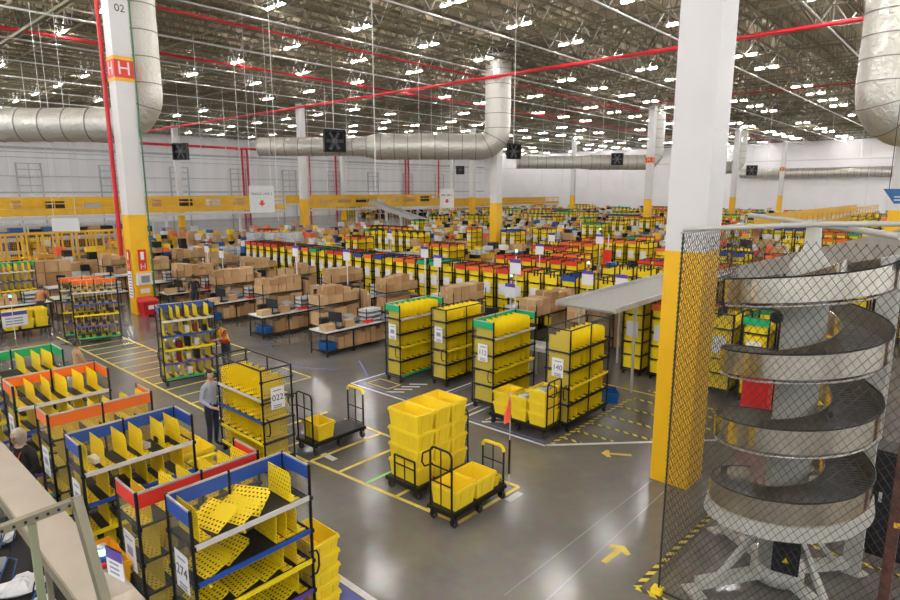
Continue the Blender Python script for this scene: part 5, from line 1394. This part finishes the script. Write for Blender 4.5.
    for j in range(NV + 1):
        for i in range(NU):
            u, v = -math.pi + 2*math.pi*i/NU, -math.pi/2 + math.pi*j/NV; p = headpt(u, v, infl(u, v), True)
            if bob and v < -.25: p = headpt(u, -.25, 1.16 - .12*min(1, (-.25 - v)/.6), True) + hr @ Vector((0, 0, -.085*min(1, (-.25 - v)/.6)))
            vs2.append(p)
    low = -.85 if bob else -.35
    for j in range(NV):
        for i in range(NU):
            u, v = -math.pi + 2*math.pi*(i+.5)/NU, -math.pi/2 + math.pi*(j+.5)/NV
            front = abs(u) < (.9 if bob else .95)
            if v > (.58 if front else low) and (v > .58 or not front): fs2.append((j*NU+i, j*NU+(i+1) % NU, (j+1)*NU+(i+1) % NU, (j+1)*NU+i))
    b = MB(); b.add(vs2, fs2, 0, True); h = b.build('hair', hair, o); sm = h.modifiers.new('thickness', 'SOLIDIFY'); sm.thickness = .012; sm.offset = -1
    if vest:
        b = MB(); used = sorted({i for f in torso for i in f}); mp = {i: k for k, i in enumerate(used)}
        b.add([vs[i] + nr[i]*.016 for i in used], [tuple(mp[i] for i in f) for f in torso], 0, True)
        for k, f in enumerate(torso):
            c = sum((vs[i] for i in f), Vector()) / len(f)
            if abs(c.z - P['waist'][2] - .02) < .035 or abs(abs(c.x - P['chest'][0]) - .09) < .022: b.m[k] = 1
        vv = b.build('hi_vis_vest', ['vest_yellow', 'red'], o); sm = vv.modifiers.new('thickness', 'SOLIDIFY'); sm.thickness = .006; sm.offset = 1
    return o, hc, hr
# grey-haired woman beside the worktop, facing along the racks, looking down at it
w_, hc, hr = person('grey-haired person in black with glasses and an orange lanyard, behind the grey worktop', 2.06, 10.85, R(-58), 'skin_fair', 'hair_grey', 'cloth_black', 'cloth_navy', bob=True, head_yaw=-.15, head_pitch=.1, scale=1.07,
    J=dict(ell=(.24,-.02,1.13), wrl=(.16,-.24,1.10), hal=(.12,-.31,1.10), elr=(-.24,-.02,1.13), wrr=(-.16,-.24,1.08), har=(-.12,-.31,1.07)))
b = MB()
for s in (-1, 1):
    P = [hc + hr @ Vector((.032*s + .022*math.cos(a), -.102, .004 + .017*math.sin(a))) for a in [k*math.pi/6 for k in range(13)]]; b.tube(P, .0028, 5, cap=False)
    b.tube([hc + hr @ Vector((.054*s, -.10, .006)), hc + hr @ Vector((.082*s, .0, .008))], .0025, 5)
b.tube([hc + hr @ Vector((-.01, -.103, .006)), hc + hr @ Vector((.01, -.103, .006))], .0025, 5); b.build('glasses', 'dark_plastic', w_)
b = MB(); b.tube([(.07, .02, 1.47), (.065, -.10, 1.40), (.03, -.15, 1.25), (0, -.158, 1.12), (-.03, -.15, 1.25), (-.065, -.10, 1.40), (-.07, .02, 1.47)], .008, 6); b.build('lanyard', 'flag_orange', w_)
b = MB(); b.box(-.035, -.165, 1.0, .035, -.158, 1.11); b.build('badge', 'paper', w_)
person('dark-haired person in a tan jumper beside the green-banded front rack', 4.72, 17.3, R(95), 'skin_tan', 'hair_dark', 'cloth_tan', 'cloth_navy', bob=False, scale=.97,
    J=dict(ell=(.23,-.08,1.15), wrl=(.18,-.28,1.08), hal=(.16,-.35,1.08), elr=(-.23,-.08,1.15), wrr=(-.18,-.28,1.05), har=(-.16,-.35,1.04)))
person('person in a light blue shirt and dark trousers at the rack numbered 022', 5.68, 12.02, R(20), 'skin_fair', 'hair_dark', 'cloth_shirt', 'cloth_navy', sleeve='long', head_yaw=-.5,
    J=dict(ell=(.26,-.06,1.16), wrl=(.25,-.26,1.02), hal=(.26,-.33,1.0), elr=(-.24,.02,1.13), wrr=(-.2,-.2,1.0), har=(-.17,-.27,.98)))
person('worker in a yellow hi-vis vest over dark clothes, reaching into the see-through rack', 8.52, 16.75, R(-72), 'skin_tan', 'hair_dark', 'cloth_black', 'cloth_navy', sleeve='short', vest=True, shirt2='cloth_maroon', head_pitch=.2,
    J=dict(waist=(0,-.05,1.06), chest=(0,-.12,1.25), collar=(0,-.17,1.38), neck=(0,-.20,1.44), skull=(0,-.22,1.51), shl=(.175,-.17,1.35), shr=(-.175,-.17,1.35), ell=(.24,-.36,1.22), wrl=(.17,-.55,1.20), hal=(.15,-.62,1.20), elr=(-.24,-.3,1.12), wrr=(-.18,-.5,1.08), har=(-.16,-.57,1.07)))
person('person in a black T-shirt standing at a packing table behind the see-through rack', 12.2, 26.6, R(150), 'skin_tan', 'hair_dark', 'cloth_black', 'cloth_navy', sleeve='short')
person('person in an orange-brown top bending over a table near the left edge', 6.75, 28.75, R(150), 'skin_tan', 'hair_dark', 'cloth_orange', 'cloth_navy', head_pitch=.3,
    J=dict(waist=(0,-.05,1.06), chest=(0,-.14,1.22), collar=(0,-.22,1.34), neck=(0,-.26,1.39), skull=(0,-.29,1.45), shl=(.175,-.22,1.31), shr=(-.175,-.22,1.31), ell=(.22,-.32,1.08), wrl=(.18,-.45,.98), hal=(.16,-.52,.96), elr=(-.22,-.32,1.08), wrr=(-.18,-.45,.98), har=(-.16,-.52,.96)))

b = [q for q in C.objects if q.name == 'column_2'][0]
t_ = text('02', .42, b, (10.62, 27.99, 12.9), (R(90), 0, 0), 'ink'); t_.name = 'painted_number'; t_['kind'] = 'structure'

# things around the spiral and the front column
o = empty('control_cabinet', (10.75, .55, 0)); tag(o, 'dark control cabinet at the picture edge behind the rusty guard post', 'cabinet')
b = MB(); b.box(-.25, -.35, .1, .25, .35, 1.7); b.build('case', 'dark_plastic', o)
b = MB(); b.box(-.262, -.3, .15, -.25, .3, 1.65); d_ = b.build('door', 'dark_plastic', o)
b = MB(); b.box(-.28, .2, .9, -.262, .24, 1.05); b.build('handle', 'zinc', d_)
b = MB(); b.box(-.22, -.32, 0, .22, .32, .1); b.build('plinth', 'black', o)
for i, y in enumerate((2.42, 2.62)):
    o = empty('yellow_post', (12.3, y, 0)); tag(o, 'slim yellow post seen between the spiral turns, %s of the pair' % ('nearer the drum', 'nearer the column')[i], 'post')
    b = MB(); b.box(-.05, -.05, 0, .05, .05, 2.6); b.build('post', 'rail_yellow', o)
    b = MB(); b.box(-.1, -.1, 0, .1, .1, .02); b.build('base_plate', 'rail_yellow', o)
o = empty('red_cabinet', (14.6, 3.6, 0)); tag(o, 'red cabinet seen between the column and the spiral drum', 'cabinet')
b = MB(); b.box(-.2, -.28, .1, .2, .28, 1.5); b.build('case', 'crate_red', o)
b = MB(); b.disc((-.21, -.05, .35), (1, 0, 0), .1, .03, 14); b.build('hose_outlet', 'black', o)
b = MB(); b.box(-.17, -.25, 0, .17, .25, .1); b.build('plinth', 'black', o)
# small clutter on the four near packing tables
for i, (tx, ty) in enumerate([(11.6 - .1*k, 15.95 + 3.8*k) for k in range(4)]):
    for k, (dx, dy, sx, sy, sz, m, n) in enumerate([(.5, .78, .3, .2, .32, 'dark_plastic', 'dark box'), (.98, .62, .22, .2, .18, 'pale_plastic', 'grey box'), (1.95, .18, .34, .2, .1, 'red', 'red tray'), (2.75, .25, .3, .3, .14, 'pale_plastic', 'pale folder stack'), (2.72, .7, .4, .3, .36, 'dark_plastic', 'black equipment box'), (1.1, .8, .2, .2, .25, 'carton_dark', 'tan box')]):
        parcel(tx + dx, ty + dy, .862, sx, sy, sz, m, n + ' on the packing table ' + WHO[i], rnd.uniform(-.2, .2), 'desk_item')
